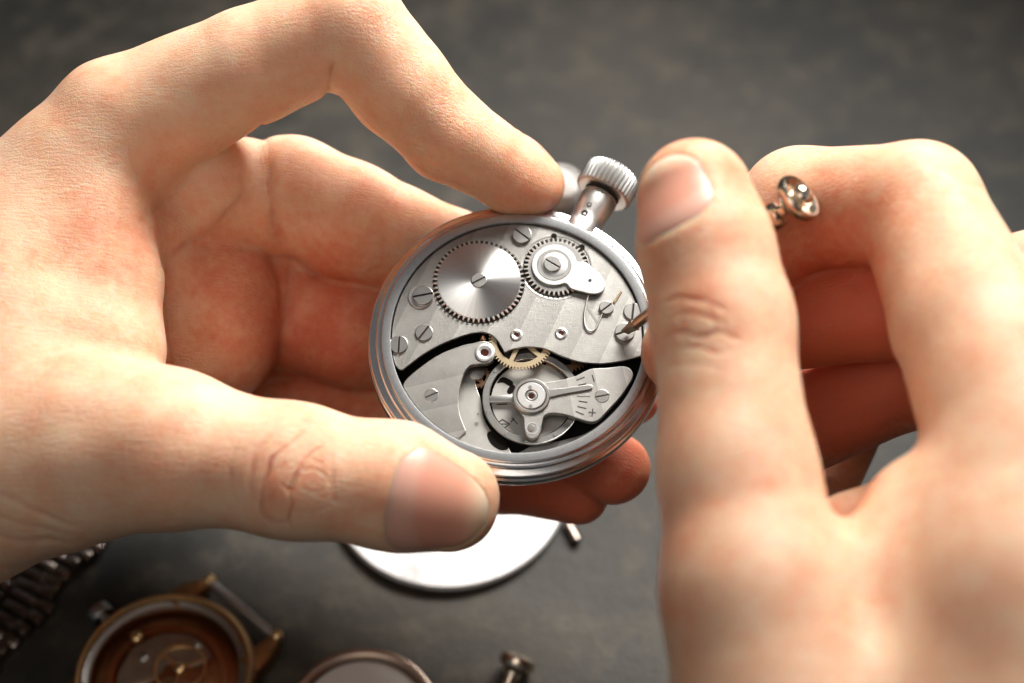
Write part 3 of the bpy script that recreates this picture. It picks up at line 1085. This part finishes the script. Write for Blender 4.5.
# ---- the hand on the left, cradling the watch
def left_base(P):
    body = chain(P, [(-420, 560, 31.5, 2.9), (-190, 440, 31.0, 2.7), (-90, 360, 30.7, 2.0), (122, 128, 30.5, 1.22)], .8)
    for js in ([(-150, 390, 31.6, 1.9), (150, 200, 32.4, 1.15)], [(-150, 420, 32.4, 1.9), (178, 295, 33.6, 1.1)], [(-140, 460, 33.0, 1.8), (205, 385, 34.6, 1.05)]):
        body = smin(body, chain(P, js), .7)
    # thenar mass and first web
    body = smin(body, chain(P, [(-75, 455, 29.5, 2.55), (60, 447, 28.7, 1.6), (165, 450, 28.0, 1.2)], .6), .9)
    body = smin(body, chain(P, [(10, 290, 29.9, 1.5), (92, 230, 30.2, .95)], .5), .8)
    body = smin(body, chain(P, [(20, 350, 29.3, 1.4), (108, 335, 29.2, .72)], .5), .8)
    body = smin(body, chain(P, [(95, 225, 30.2, .92), (112, 280, 29.7, .82), (116, 345, 29.2, .78)], .3), .5)
    body = smin(body, chain(P, [(-60, 400, 31.0, 1.9), (95, 330, 31.3, 1.3)], .6), .5)
    # palm pads under the fingers
    body = smin(body, ellip(P, q(224, 318, 31.9), np.array([1.10, 1.6, 1.1])), .42)
    body = smin(body, ellip(P, q(206, 185, 31.5), np.array([1.25, 1.0, 1.0])), .38)
    body = smin(body, chain(P, [(150, 240, 31.2, .85), (165, 300, 31.6, .9), (178, 370, 31.8, .9)], .3), .4)
    body = smin(body, chain(P, [(225, 290, 33.2, 1.0), (285, 268, 33.0, .95)]), .3)
    thumb = chain(P, [(60, 445, 28.7, 1.5), (165, 448, 28.0, 1.22), (290, 471, 27.7, 1.05), (395, 486, 27.9, 1.0), (448, 500, 28.2, .86)], .35)
    d = smin(body, thumb, .35)
    index = chain(P, [(122, 128, 30.5, 1.22), (250, 66, 30.0, 1.02), (350, 26, 29.7, .96), (400, 86, 30.0, .90), (446, 134, 30.35, .82), (512, 174, 31.1, .70), (532, 184, 31.25, .60)], .14)
    d = smin(d, index, .25)
    mid = chain(P, [(160, 195, 32.3, 1.1), (290, 195, 31.9, 1.08), (350, 222, 32.0, 1.10), (450, 258, 32.4, .92), (570, 335, 32.4, .75), (630, 393, 32.0, .62)], .2)
    rin = chain(P, [(180, 295, 33.4, 1.05), (300, 318, 32.9, 1.05), (350, 328, 32.8, 1.12), (430, 345, 33.2, .95), (545, 432, 32.3, .80), (614, 469, 31.4, .66)], .2)
    pin = chain(P, [(205, 385, 34.4, 1.0), (330, 410, 33.8, .98), (420, 430, 33.6, .85), (500, 475, 32.6, .72), (578, 493, 31.9, .58)], .2)
    fing = smin(smin(mid, rin, .07), pin, .07)
    return smin(d, fing, .16)


def left_relief(P):
    x, y, z = proj_px(P)
    r = .02 * np.sin(x * .045 + 1.3 * np.sin(y * .03)) * np.sin(y * .05 + .7)
    # tendon and muscle swells on the back of the thumb and the web
    r = r + .10 * np.exp(-(((x - 90) / 60) ** 2 + ((y - 375) / 40) ** 2)) * (z < 30)
    r = r - .08 * np.exp(-(((x - 128) / 22) ** 2 + ((y - 270) / 60) ** 2)) * (z < 31.5)
    return r


Lc = []
TZ = (25.5, 28.8)
# thumb knuckle: two bracketing arcs with short broken folds between
for pts, w, d_, t_ in [
    ([(306, 430), (286, 446), (271, 462), (264, 482), (261, 502), (266, 519), (282, 529)], 1.5, .026, .62), ([(322, 444), (309, 458), (298, 471), (293, 484), (289, 494), (292, 506), (290, 520), (293, 534)], 1.5, .024, .6),
    ([(280, 426), (259, 448), (250, 474), (252, 504)], 3.2, .016, .22), ([(281, 482), (288, 488), (295, 489)], 1.2, .016, .4), ([(266, 516), (277, 522), (291, 520)], 1.2, .018, .45),
    ([(298, 474), (311, 468), (324, 474), (332, 486)], 1.2, .010, .25), ([(294, 508), (309, 513), (326, 506), (334, 497)], 1.2, .010, .25), ([(276, 470), (283, 464), (292, 462)], 1.2, .010, .25),
    ([(310, 456), (320, 462), (330, 458)], 1.2, .008, .2), ([(302, 488), (312, 492), (322, 489)], 1.2, .008, .2), ([(334, 448), (331, 476), (336, 506)], 3.4, .008, .1), ([(236, 446), (229, 476), (236, 508)], 3.4, .008, .1)]:
    Lc.append((pts, w, d_ * 1.9, TZ, min(.85, t_ * 1.7)))
# skin folds at the base of the thumb, towards the wrist
for k, (y0, y1, d_) in enumerate([(478, 540, .03), (500, 545, .022), (520, 547, .03), (548, 556, .018)]):
    Lc.append(([(-40, y0), (8, y0 + 20), (55, y0 * .4 + y1 * .6 + 4), (112, y1)], 3.2, d_, (25, 31.5), .16))
PALM = [([(262, 116), (266, 170), (272, 212), (280, 246), (304, 276)], 4.0, .10, (29.5, 33.5), .5),
       ([(336, 60), (328, 86), (332, 112)], 3, .07, (28.5, 31), .6),
       ([(160, 270), (185, 246), (212, 232), (236, 204), (252, 170), (264, 126)], 4.5, .09, (29.5, 34), .45),
       ([(167, 255), (164, 300), (168, 350), (182, 392)], 4.5, .08, (30.2, 34), .4),
       ([(140, 222), (165, 203), (190, 178), (222, 134)], 5, .06, (29.3, 33), .3),
       ([(126, 140), (133, 168), (142, 190), (150, 222)], 6, .03, (28, 32), .15),
       ([(290, 255), (287, 300), (278, 360)], 4.5, .09, (30.5, 34.5), .45),
       ([(394, 172), (404, 156), (418, 142)], 4, .014, (28.5, 31), .1),
       ([(385, 210), (396, 190), (406, 172)], 6, .022, (30.2, 33), .12)]
PALM += [([(290, 258), (318, 274), (348, 283), (380, 288)], 3.0, .05, (30.8, 34.5), .55), ([(262, 388), (290, 379), (330, 386), (375, 402)], 3.0, .05, (31.2, 35), .55)]  # lines between the curled fingers: their dark shade tinted into the skin
for pts, w, d_, zr, t_ in PALM:
    Lc.append((pts, w * 2.0, d_ * .75, zr, t_ * .45)); Lc.append((pts, 1.9, d_ * .36, zr, min(.7, t_ * 1.2)))
Lf = [(475, 505, 28.3, .9, .15), (272, 470, 26.8, .5, .24), (310, 485, 26.8, .6, .15), (365, 480, 27, .6, .22), (230, 330, 32, 2.4, .32), (340, 250, 31, 1.6, .2), (340, 340, 32, 1.8, .35), (330, 400, 32.5, 2, .4), (215, 260, 31.5, .8, .2), (60, 380, 28.5, .9, .25), (160, 470, 27, .8, .2), (70, 110, 30, .8, .25), (20, 260, 29, .9, .18), (530, 200, 31, 1.2, .30),  # skin redness; the deep palm spots put shadow red into the colour
      (400, 120, 30, 1.2, .12), (620, 470, 31.3, 1.1, .55), (540, 490, 32, 1.6, .8), (580, 500, 32, 1.2, .5), (120, 230, 29.5, .9, .35), (125, 285, 29.3, .6, .25), (100, 380, 28, 1.0, .12), (630, 393, 32, 1.0, .3), (310, 60, 29, .7, .14)]
pa, pb = q(395, 486, 27.9), q(448, 500, 28.2)
tdir = (pb - pa) / np.linalg.norm(pb - pa)
tdir = np.array([1.0, -.10, -.02])
Ln = [(q(440, 497, 28.1), (0.0, -.22, 1.0), tdir, 1.5, 1.60, math.radians(57))]
# index finger nail is turned away to the back: a thin rim of it shows along the tip
ia = q(530, 191, 31.05) - q(470, 155, 30.6); ia /= np.linalg.norm(ia)
Ln.append((q(520, 178, 31.15), (.50, .62, -.62), ia, 1.0, 1.0, math.radians(58)))
make_hand('hand', left_base, (-14.5, -5.6, -5.6), (3.6, 7.6, 5.4), Lc, Lf, Ln, 'hand wrapped round the pocket watch, thumb laid along its lower rim with nail showing', relief=left_relief)


# ---- the hand on the right, pinching the screwdriver
def right_base(P):
    thumb = chain(P, [(815, 800, 24.3, 1.95), (757, 590, 24.8, 1.36), (737, 470, 25.4, 1.13), (722, 320, 26.2, 1.05), (706, 250, 26.5, 1.0), (695, 196, 26.8, .90)], .35)
    index = chain(P, [(1050, 480, 25.0, 1.62), (972, 325, 26.6, 1.22), (918, 205, 28.1, 1.02), (800, 208, 29.4, 1.02), (740, 265, 29.5, .84), (684, 352, 29.3, .74)], .22)
    body = chain(P, [(1150, 1050, 23.8, 3.2), (1090, 740, 24.0, 2.6), (1050, 500, 25.0, 1.8)], .8)
    body = smin(body, chain(P, [(1030, 780, 24.0, 2.3), (975, 640, 25.2, 1.3)], .6), .8)
    body = smin(body, chain(P, [(1040, 600, 24.0, 1.9), (925, 520, 25.4, .80), (890, 585, 24.9, .85), (915, 700, 24.3, 1.4)], .6), .7)
    body = smin(body, chain(P, [(935, 488, 27.0, .55), (848, 534, 27.1, .55), (836, 620, 26.9, .85), (850, 760, 26.2, 1.4)], .4), .35)
    body = smin(body, chain(P, [(1150, 900, 26, 2.2), (1140, 460, 27.5, 1.5)]), .7)
    body = smin(body, chain(P, [(1200, 900, 28, 2.0), (1160, 540, 28.8, 1.4)]), .7)
    d = smin(body, thumb, .5)
    d = smin(d, index, .35)
    mid = chain(P, [(1140, 460, 27.5, 1.3), (1047, 288, 28.6, .98), (885, 306, 29.5, .92), (750, 328, 30.1, .84)], .2)
    rin = chain(P, [(1160, 540, 28.8, 1.2), (1050, 360, 30.0, .95), (905, 378, 30.6, .90), (795, 428, 31.0, .90)], .2)
    pin = chain(P, [(1170, 600, 30, 1.1), (1060, 375, 31.6, .82), (880, 366, 32.3, .60), (838, 476, 32.4, .46)], .2)
    f = smin(smin(mid, rin, .07), pin, .07)
    return smin(d, f, .14)


Rc = []
for pts, w, d_, t_ in [([(662, 306), (680, 297), (702, 301), (728, 310)], 2.6, .03, .3), ([(668, 322), (688, 312), (708, 318), (726, 326)], 2.4, .026, .3),
                       ([(664, 338), (684, 332), (700, 336), (722, 333), (740, 340)], 2.6, .034, .35), ([(672, 350), (694, 346), (712, 353), (732, 350)], 2.4, .022, .25),
                       ([(684, 300), (680, 322), (686, 344)], 2, .014, .2), ([(708, 304), (713, 326), (706, 346)], 2, .014, .2), ([(670, 368), (695, 364), (722, 370)], 3.4, .012, .12)]:
    Rc.append((pts, w, d_, (23, 26.8), t_))
Rc += [([(846, 262), (858, 285), (872, 315)], 9, .05, (25, 28.9), .2),
       ([(900, 352), (896, 385), (884, 420)], 6, .05, (24, 27), .3)]
Rf = [(858, 545, 25.8, .8, .45), (842, 610, 25.6, .8, .30), (690, 600, 24.6, .9, .15), (905, 420, 26.2, .6, .2), (690, 190, 26.2, 1.2, .35), (690, 320, 25.4, .8, .2), (800, 230, 27.6, 1.3, .25), (850, 310, 29, 1.8, .9), (850, 400, 30.5, 2.0, .95), (664, 355, 29, .9, .55), (800, 520, 25.4, 1.1, .3), (680, 560, 25, 1.2, .25), (930, 180, 26.6, .8, .15)]  # leading web spots and deep finger spots paint shade; the rest is redness
ra, rbq = q(706, 250, 26.5), q(695, 196, 26.8)
rd = (rbq - ra) / np.linalg.norm(rbq - ra)
Rn = [(q(697, 204, 26.75), (-.66, .12, .75), rd + np.array([-.14, 0, 0]), 1.5, 1.30, math.radians(47))]
make_hand('hand', right_base, (1.6, -10.5, -3.6), (12.5, 4.2, 8.2), Rc, Rf, Rn, 'hand pinching the screwdriver between thumb and forefinger, the thumbnail turned towards the watch')

# ================================================================== things lying on the table
# round metal lid with a small stem, its white reflection put into the colour
c = on_table(449, 485, .25)
plate = empty('watch_lid', (c[0], c[1], 0))
tag(plate, 'round shiny watch lid with painted white reflection lying flat on the table under the held watch', 'watch lid')
bm = bmesh.new()
add_lathe(bm, [(0, .02), (2.3, .02), (2.48, .06), (2.54, .14), (2.53, .22), (2.50, .255), (2.44, .262), (2.40, .25), (1.2, .256), (0, .26)], 128)
m = NT('lid with painted white reflection')
n1 = m.noise(m.obj(), 1.3, 4, .6)
cw_ = m.ramp(m.noise(m.obj(), .9, 6, .7), [(.36, (.52, .52, .52)), (.5, (.92, .92, .92))])
m.set(Base_Color=cw_, Roughness=.24, Metallic=.0); m.b.inputs['Coat Weight'].default_value = .6; m.b.inputs['Coat Roughness'].default_value = .06
obj('lid_plate', bm, m.m, plate)
bm = bmesh.new()
s0 = on_table(566, 520, .15) - np.array([c[0], c[1], 0]); s1 = on_table(577, 541, .12) - np.array([c[0], c[1], 0])
add_tube(bm, [tuple(s0), tuple(s0 * .5 + s1 * .5), tuple(s1)], [.09, .095, .11], 16)
obj('stem', bm, M['link'], plate)

# gold wristwatch with open back
g = on_table(164, 673, .6)
gz = empty('wristwatch', (g[0], g[1], 0))
gz.scale = (.94, .94, .94)
tag(gz, 'rose gold wristwatch lying face down with open back and a bare spring bar', 'wristwatch')
GR = 2.02
lug_dir = on_table(238, 611, .4) - g
la = math.atan2(lug_dir[1], lug_dir[0])
bm = bmesh.new()
add_lathe(bm, [(1.60, .25), (1.60, .56), (1.66, .60), (1.74, .60), (1.78, .66), (1.82, .70), (1.87, .68), (1.92, .60), (1.94, .45), (1.9, .2), (1.8, .03), (0, .0)], 96)
gc = obj('case', bm, M['gold'], gz)
bm = bmesh.new()
add_lathe(bm, [(1.74, .66), (1.77, .71), (1.82, .72), (1.85, .69), (1.80, .65)], 96, closed=True)
obj('rim', bm, M['goldlight'], gz)
bm = bmesh.new()
add_lathe(bm, [(1.56, .5), (1.58, .58), (1.66, .6), (1.71, .62), (1.72, .55)], 96, closed=True)
obj('movement_ring', bm, M['dull'], gz)
bm = bmesh.new()
add_lathe(bm, [(0, .40), (1.55, .40), (1.60, .36), (1.60, .2), (0, .2)], 64)
obj('movement_plate', bm, M['brown'], gz)
mvt = metal('tarnished movement', (.40, .31, .24), .42, .25, 7, spots=.5)
bm = bmesh.new()
add_prism(bm, catmull([(-1.0, .0), (-.75, .62), (-.1, 1.0), (.62, .86), (.98, .3), (.55, .12), (.1, .3), (-.3, -.05)], 5, True), .40, .50, .02)
br_ = obj('bridge', bm, mvt, gz); br_.rotation_euler.z = .2
bm = bmesh.new()
add_prism(bm, catmull([(-.85, -.35), (-.35, -.3), (.05, .0), (.5, -.1), (.9, -.2), (.8, -.7), (.2, -1.0), (-.5, -.9)], 5, True), .40, .48, .02)
obj('bridge', bm, metal('dark copper', (.36, .20, .12), .45, .2, 6, spots=.5), gz)
bm = bmesh.new()
add_lathe(bm, [(.50, .50), (.50, .55), (.56, .55), (.56, .50)], 48, center=(.3, .18), closed=True)
for k in range(3):
    a = k * 2 * PI / 3 + .4
    add_box(bm, (.3 + .25 * math.cos(a), .18 + .25 * math.sin(a), .527 + .003 * k), (.5, .05, .03), a)
obj('balance_wheel', bm, M['goldlight'], gz)
bm = bmesh.new()
add_prism(bm, gear_outline(-.5, .42, .36, 40, .04), .50, .54)
obj('winding_wheel', bm, mvt, gz)
bm = bmesh.new()
add_lathe(bm, [(1.14, .40), (1.14, .435), (1.2, .44), (1.26, .435), (1.26, .40)], 64, closed=True)
obj('inner_ring', bm, metal('red copper ring', (.42, .17, .08), .38, .2, 6, spots=.3), gz)
for px_, py_, rr, mt in ((.3, .18, .12, 'goldlight'), (-.72, .92, .12, 'goldlight'), (.62, .72, .09, 'dull'), (-.5, .42, .11, 'dull'), (.6, -.45, .1, 'goldlight'), (-.5, -.6, .09, 'gold')):
    bm = bmesh.new()
    add_lathe(bm, [(0, .60), (rr * .7, .59), (rr, .565), (rr, .42), (0, .42)], 20, center=(px_, py_))
    obj('screw', bm, M[mt], gz)
for sgn in (1, -1):
    for side in (1, -1):
        # the lug pair that carries the bar, and the pair at the other end
        base_ang = la + (0 if sgn > 0 else PI)
        u = Vector((math.cos(base_ang), math.sin(base_ang), 0)); v = Vector((-u.y, u.x, 0))
        bm = bmesh.new()
        lug = [u * 1.25 + v * side * 1.16, u * 1.72 + v * side * 1.16, u * 2.04 + v * side * 1.10, u * 2.24 + v * side * 1.06]
        pts = []
        rowsl = []
        for i, (p, wd, zt) in enumerate(zip(lug, (.26, .22, .16, .12), (.62, .60, .50, .40))):
            rowsl.append([bm.verts.new((p + v * a_ * wd + Vector((0, 0, z_)))) for a_, z_ in ((-1, .12), (1, .12), (1, zt - .06), (.6, zt), (-.6, zt), (-1, zt - .06))])
        for a_, b_ in zip(rowsl[:-1], rowsl[1:]):
            for i in range(6): bm.faces.new((a_[i], a_[(i + 1) % 6], b_[(i + 1) % 6], b_[i]))
        bm.faces.new(rowsl[0]); bm.faces.new(rowsl[-1])
        lo_ = obj('lug', bm, M['gold'], gz)
        bm = bmesh.new()
        bmesh.ops.create_uvsphere(bm, u_segments=16, v_segments=10, radius=.15)
        bmesh.ops.translate(bm, verts=bm.verts[:], vec=lug[-1] + Vector((0, 0, .36)))
        obj('lug_tip', bm, M['goldlight'], lo_)
    if sgn > 0:
        bm = bmesh.new()
        p0, p1 = u * 2.2 + v * 1.0 + Vector((0, 0, .38)), u * 2.2 - v * 1.0 + Vector((0, 0, .38))
        add_tube(bm, [p0, p0.lerp(p1, .04), p0.lerp(p1, .06), p0.lerp(p1, .94), p0.lerp(p1, .96), p1], [.07, .07, .115, .115, .07, .07], 16)
        obj('spring_bar', bm, M['steel'], gz)
        cu = v
bm = bmesh.new()
kd = on_table(100, 613, .4) - g; kd = Vector((kd[0], kd[1], 0)).normalized()
add_lathe(bm, [(0, 0), (.12, 0), (.12, .12), (.26, .13), (.28, .17), (.28, .36), (.24, .4), (0, .42)], 24, frame=frame_z(kd * 1.98 + Vector((0, 0, .36)), kd, (0, 0, 1)))
obj('crown', bm, M['dull'], gz)

# second small watch at the lower edge
g2 = on_table(362, 718, .5)
w2 = empty('wristwatch', (g2[0], g2[1], 0))
tag(w2, 'round watch with pale face and thin brown rim cut off by the lower edge', 'wristwatch')
bm = bmesh.new()
add_lathe(bm, [(1.30, .3), (1.30, .46), (1.36, .53), (1.42, .55), (1.5, .52), (1.54, .42), (1.53, .2), (1.4, .02), (0, .0)], 96)
obj('case', bm, metal('grey brown case', (.42, .33, .27), .34, .2, 8), w2)
bm = bmesh.new()
add_lathe(bm, [(1.25, .44), (1.28, .49), (1.35, .535), (1.36, .48), (1.3, .42)], 96, closed=True)
obj('rim', bm, metal('brown rim', (.40, .27, .20), .35, .2, 8), w2)
bm = bmesh.new()
add_lathe(bm, [(0, .42), (1.31, .42), (1.31, .3), (0, .3)], 64)
obj('dial', bm, plain('pale dial', (.62, .58, .54), .35, .0, .06, 2), w2)
bm = bmesh.new()
add_tube(bm, [(-.2, -.2, .46), (.5, .55, .46)], .03, 6)
obj('dial_hand', bm, M['dull'], w2)
bm = bmesh.new()
add_tube(bm, [(.15, -.3, .475), (-.45, .5, .475)], .025, 6)
obj('dial_hand', bm, M['dull'], w2)
bm = bmesh.new()
add_lathe(bm, [(0, .49), (.08, .49), (.08, .43), (0, .43)], 16)
obj('centre_pin', bm, M['dull'], w2)

# loose winding crown with its stem
p = on_table(518, 662, .3)
kn = empty('loose_winder', (p[0], p[1], 0))
tag(kn, 'small loose winding crown with a stem lying near the lower edge of the table', 'watch part')
ddir = on_table(508, 690, .1) - on_table(519, 664, .35)
ddir = Vector(ddir).normalized()
fk = frame_z((0, 0, .38), ddir, (0, 0, 1)) @ Matrix.Scale(1.22, 4)
bm = bmesh.new()
add_lathe(bm, [(0, -.12), (.2, -.11), (.29, -.05), (.31, .04), (.28, .13), (.2, .17), (.16, .2), (.15, .3), (0, .3)], 32, frame=fk)
obj('knob', bm, M['chrome'], kn)
bm = bmesh.new()
add_lathe(bm, [(0, .2), (.11, .2), (.10, .7), (.13, .75), (.13, .9), (0, .92)], 20, frame=fk)
obj('stem', bm, M['chrome'], kn)

# pale rounded watch part behind the crown
p = on_table(560, 190, .3)
wp = empty('pale_stud', (p[0], p[1], 0))
tag(wp, 'pale white rounded knob lying on the table behind the ridged crown', 'watch part')
bm = bmesh.new()
add_lathe(bm, [(0, .0), (.44, .0), (.5, .06), (.52, .5), (.47, .64), (.32, .72), (0, .74)], 40)
mm = plain('white knob', (.78, .74, .70), .3, 0, .04, 4)
obj('knob_body', bm, mm, wp)
bm = bmesh.new()
add_lathe(bm, [(.24, .70), (.24, .77), (.3, .78), (.34, .72)], 32, closed=True)
obj('knob_ring', bm, M['steel'], wp)

# bracelet running out under the wrist
b0 = on_table(92, 530, .2); b1 = on_table(-20, 668, .2)
bl = empty('metal_bracelet', tuple(b0 * np.array([1, 1, 0])))
tag(bl, 'dark steel link bracelet lying on the table below the wrist', 'bracelet')
ud = Vector(b1 - b0); LBR = ud.length; ud.normalize(); vd = Vector((-ud.y, ud.x, 0))
ang = math.atan2(ud.y, ud.x)
nl_ = 13
lp = LBR / nl_ * 1.0
first = None
for i in range(nl_ + 4):
    bm = bmesh.new()
    for off, wdt, zt in ((0, .62, .16), (.53, .36, .24), (-.53, .36, .24)):
        add_box(bm, (0, off, .06 + zt / 2), (lp * (.86 if off else .74), wdt, zt), 0, .05)
    if i == 0:
        first = obj('link', bm, M['link'], bl)
        o = first
    else:
        bm.free()
        o = first.copy(); COL.objects.link(o); o.parent = bl
    wob = .10 * math.sin(i * .9)
    o.location = ud * (lp * (i - 1)) + vd * (wob - .35); o.rotation_euler = (.10 * math.sin(i * 2.1), .12 * math.sin(i * 1.3), ang + .06 * math.cos(i * .9))

# ================================================================== light
world = bpy.data.worlds.new('World'); sc.world = world; world.use_nodes = True
bg = world.node_tree.nodes['Background']
nt = world.node_tree
tc = nt.nodes.new('ShaderNodeTexCoord'); mp = nt.nodes.new('ShaderNodeSeparateXYZ'); nt.links.new(tc.outputs['Generated'], mp.inputs[0])
rp = nt.nodes.new('ShaderNodeValToRGB'); nt.links.new(mp.outputs['Z'], rp.inputs[0])
e = rp.color_ramp.elements
e[0].position = 0.0; e[0].color = (.10, .09, .085, 1); e[1].position = .9; e[1].color = (.62, .63, .66, 1)
nt.links.new(rp.outputs[0], bg.inputs['Color']); bg.inputs['Strength'].default_value = .22


def area(name, loc, target, size, power, col, size_y=None):
    l = bpy.data.lights.new(name, 'AREA'); l.energy = power; l.color = col
    l.shape = 'RECTANGLE'; l.size = size; l.size_y = size_y or size
    o = bpy.data.objects.new(name, l); COL.objects.link(o); o.location = loc
    o.rotation_euler = (Vector(target) - Vector(loc)).to_track_quat('-Z', 'Y').to_euler()
    return o


k = area('window_light', (13, 27, 36), (-2.5, 1, 6), 25, 8600, (1.0, .965, .915), 19)
k.data.spread = math.radians(66)
area('room_fill', (-10, -24, 46), (-2, 0, 6), 26, 3900, (1.0, .91, .81), 26)
area('side_fill', (40, -12, 26), (6, 0, 8), 24, 800, (.94, .96, 1.0), 24)

# ================================================================== camera and render settings
cd = bpy.data.cameras.new('Camera'); cam = bpy.data.objects.new('Camera', cd); COL.objects.link(cam)
cd.lens = LENS; cd.sensor_width = 36; cd.clip_start = .5; cd.clip_end = 1000
cam.location = CAM
cam.rotation_euler = Matrix([list(r) for r in MCAM]).to_euler()
cd.dof.use_dof = True; cd.dof.focus_distance = D0 - .1; cd.dof.aperture_fstop = .08
cd.dof.aperture_blades = 0
sc.camera = cam
sc.view_settings.view_transform = 'Standard'; sc.view_settings.look = 'None'
sc.view_settings.exposure = 0; sc.view_settings.gamma = 1
sc.render.engine = 'CYCLES'
sc.cycles.use_denoising = True
sc.cycles.max_bounces = 6
sc.cycles.sample_clamp_indirect = 8
sc.cycles.caustics_reflective = False; sc.cycles.caustics_refractive = False
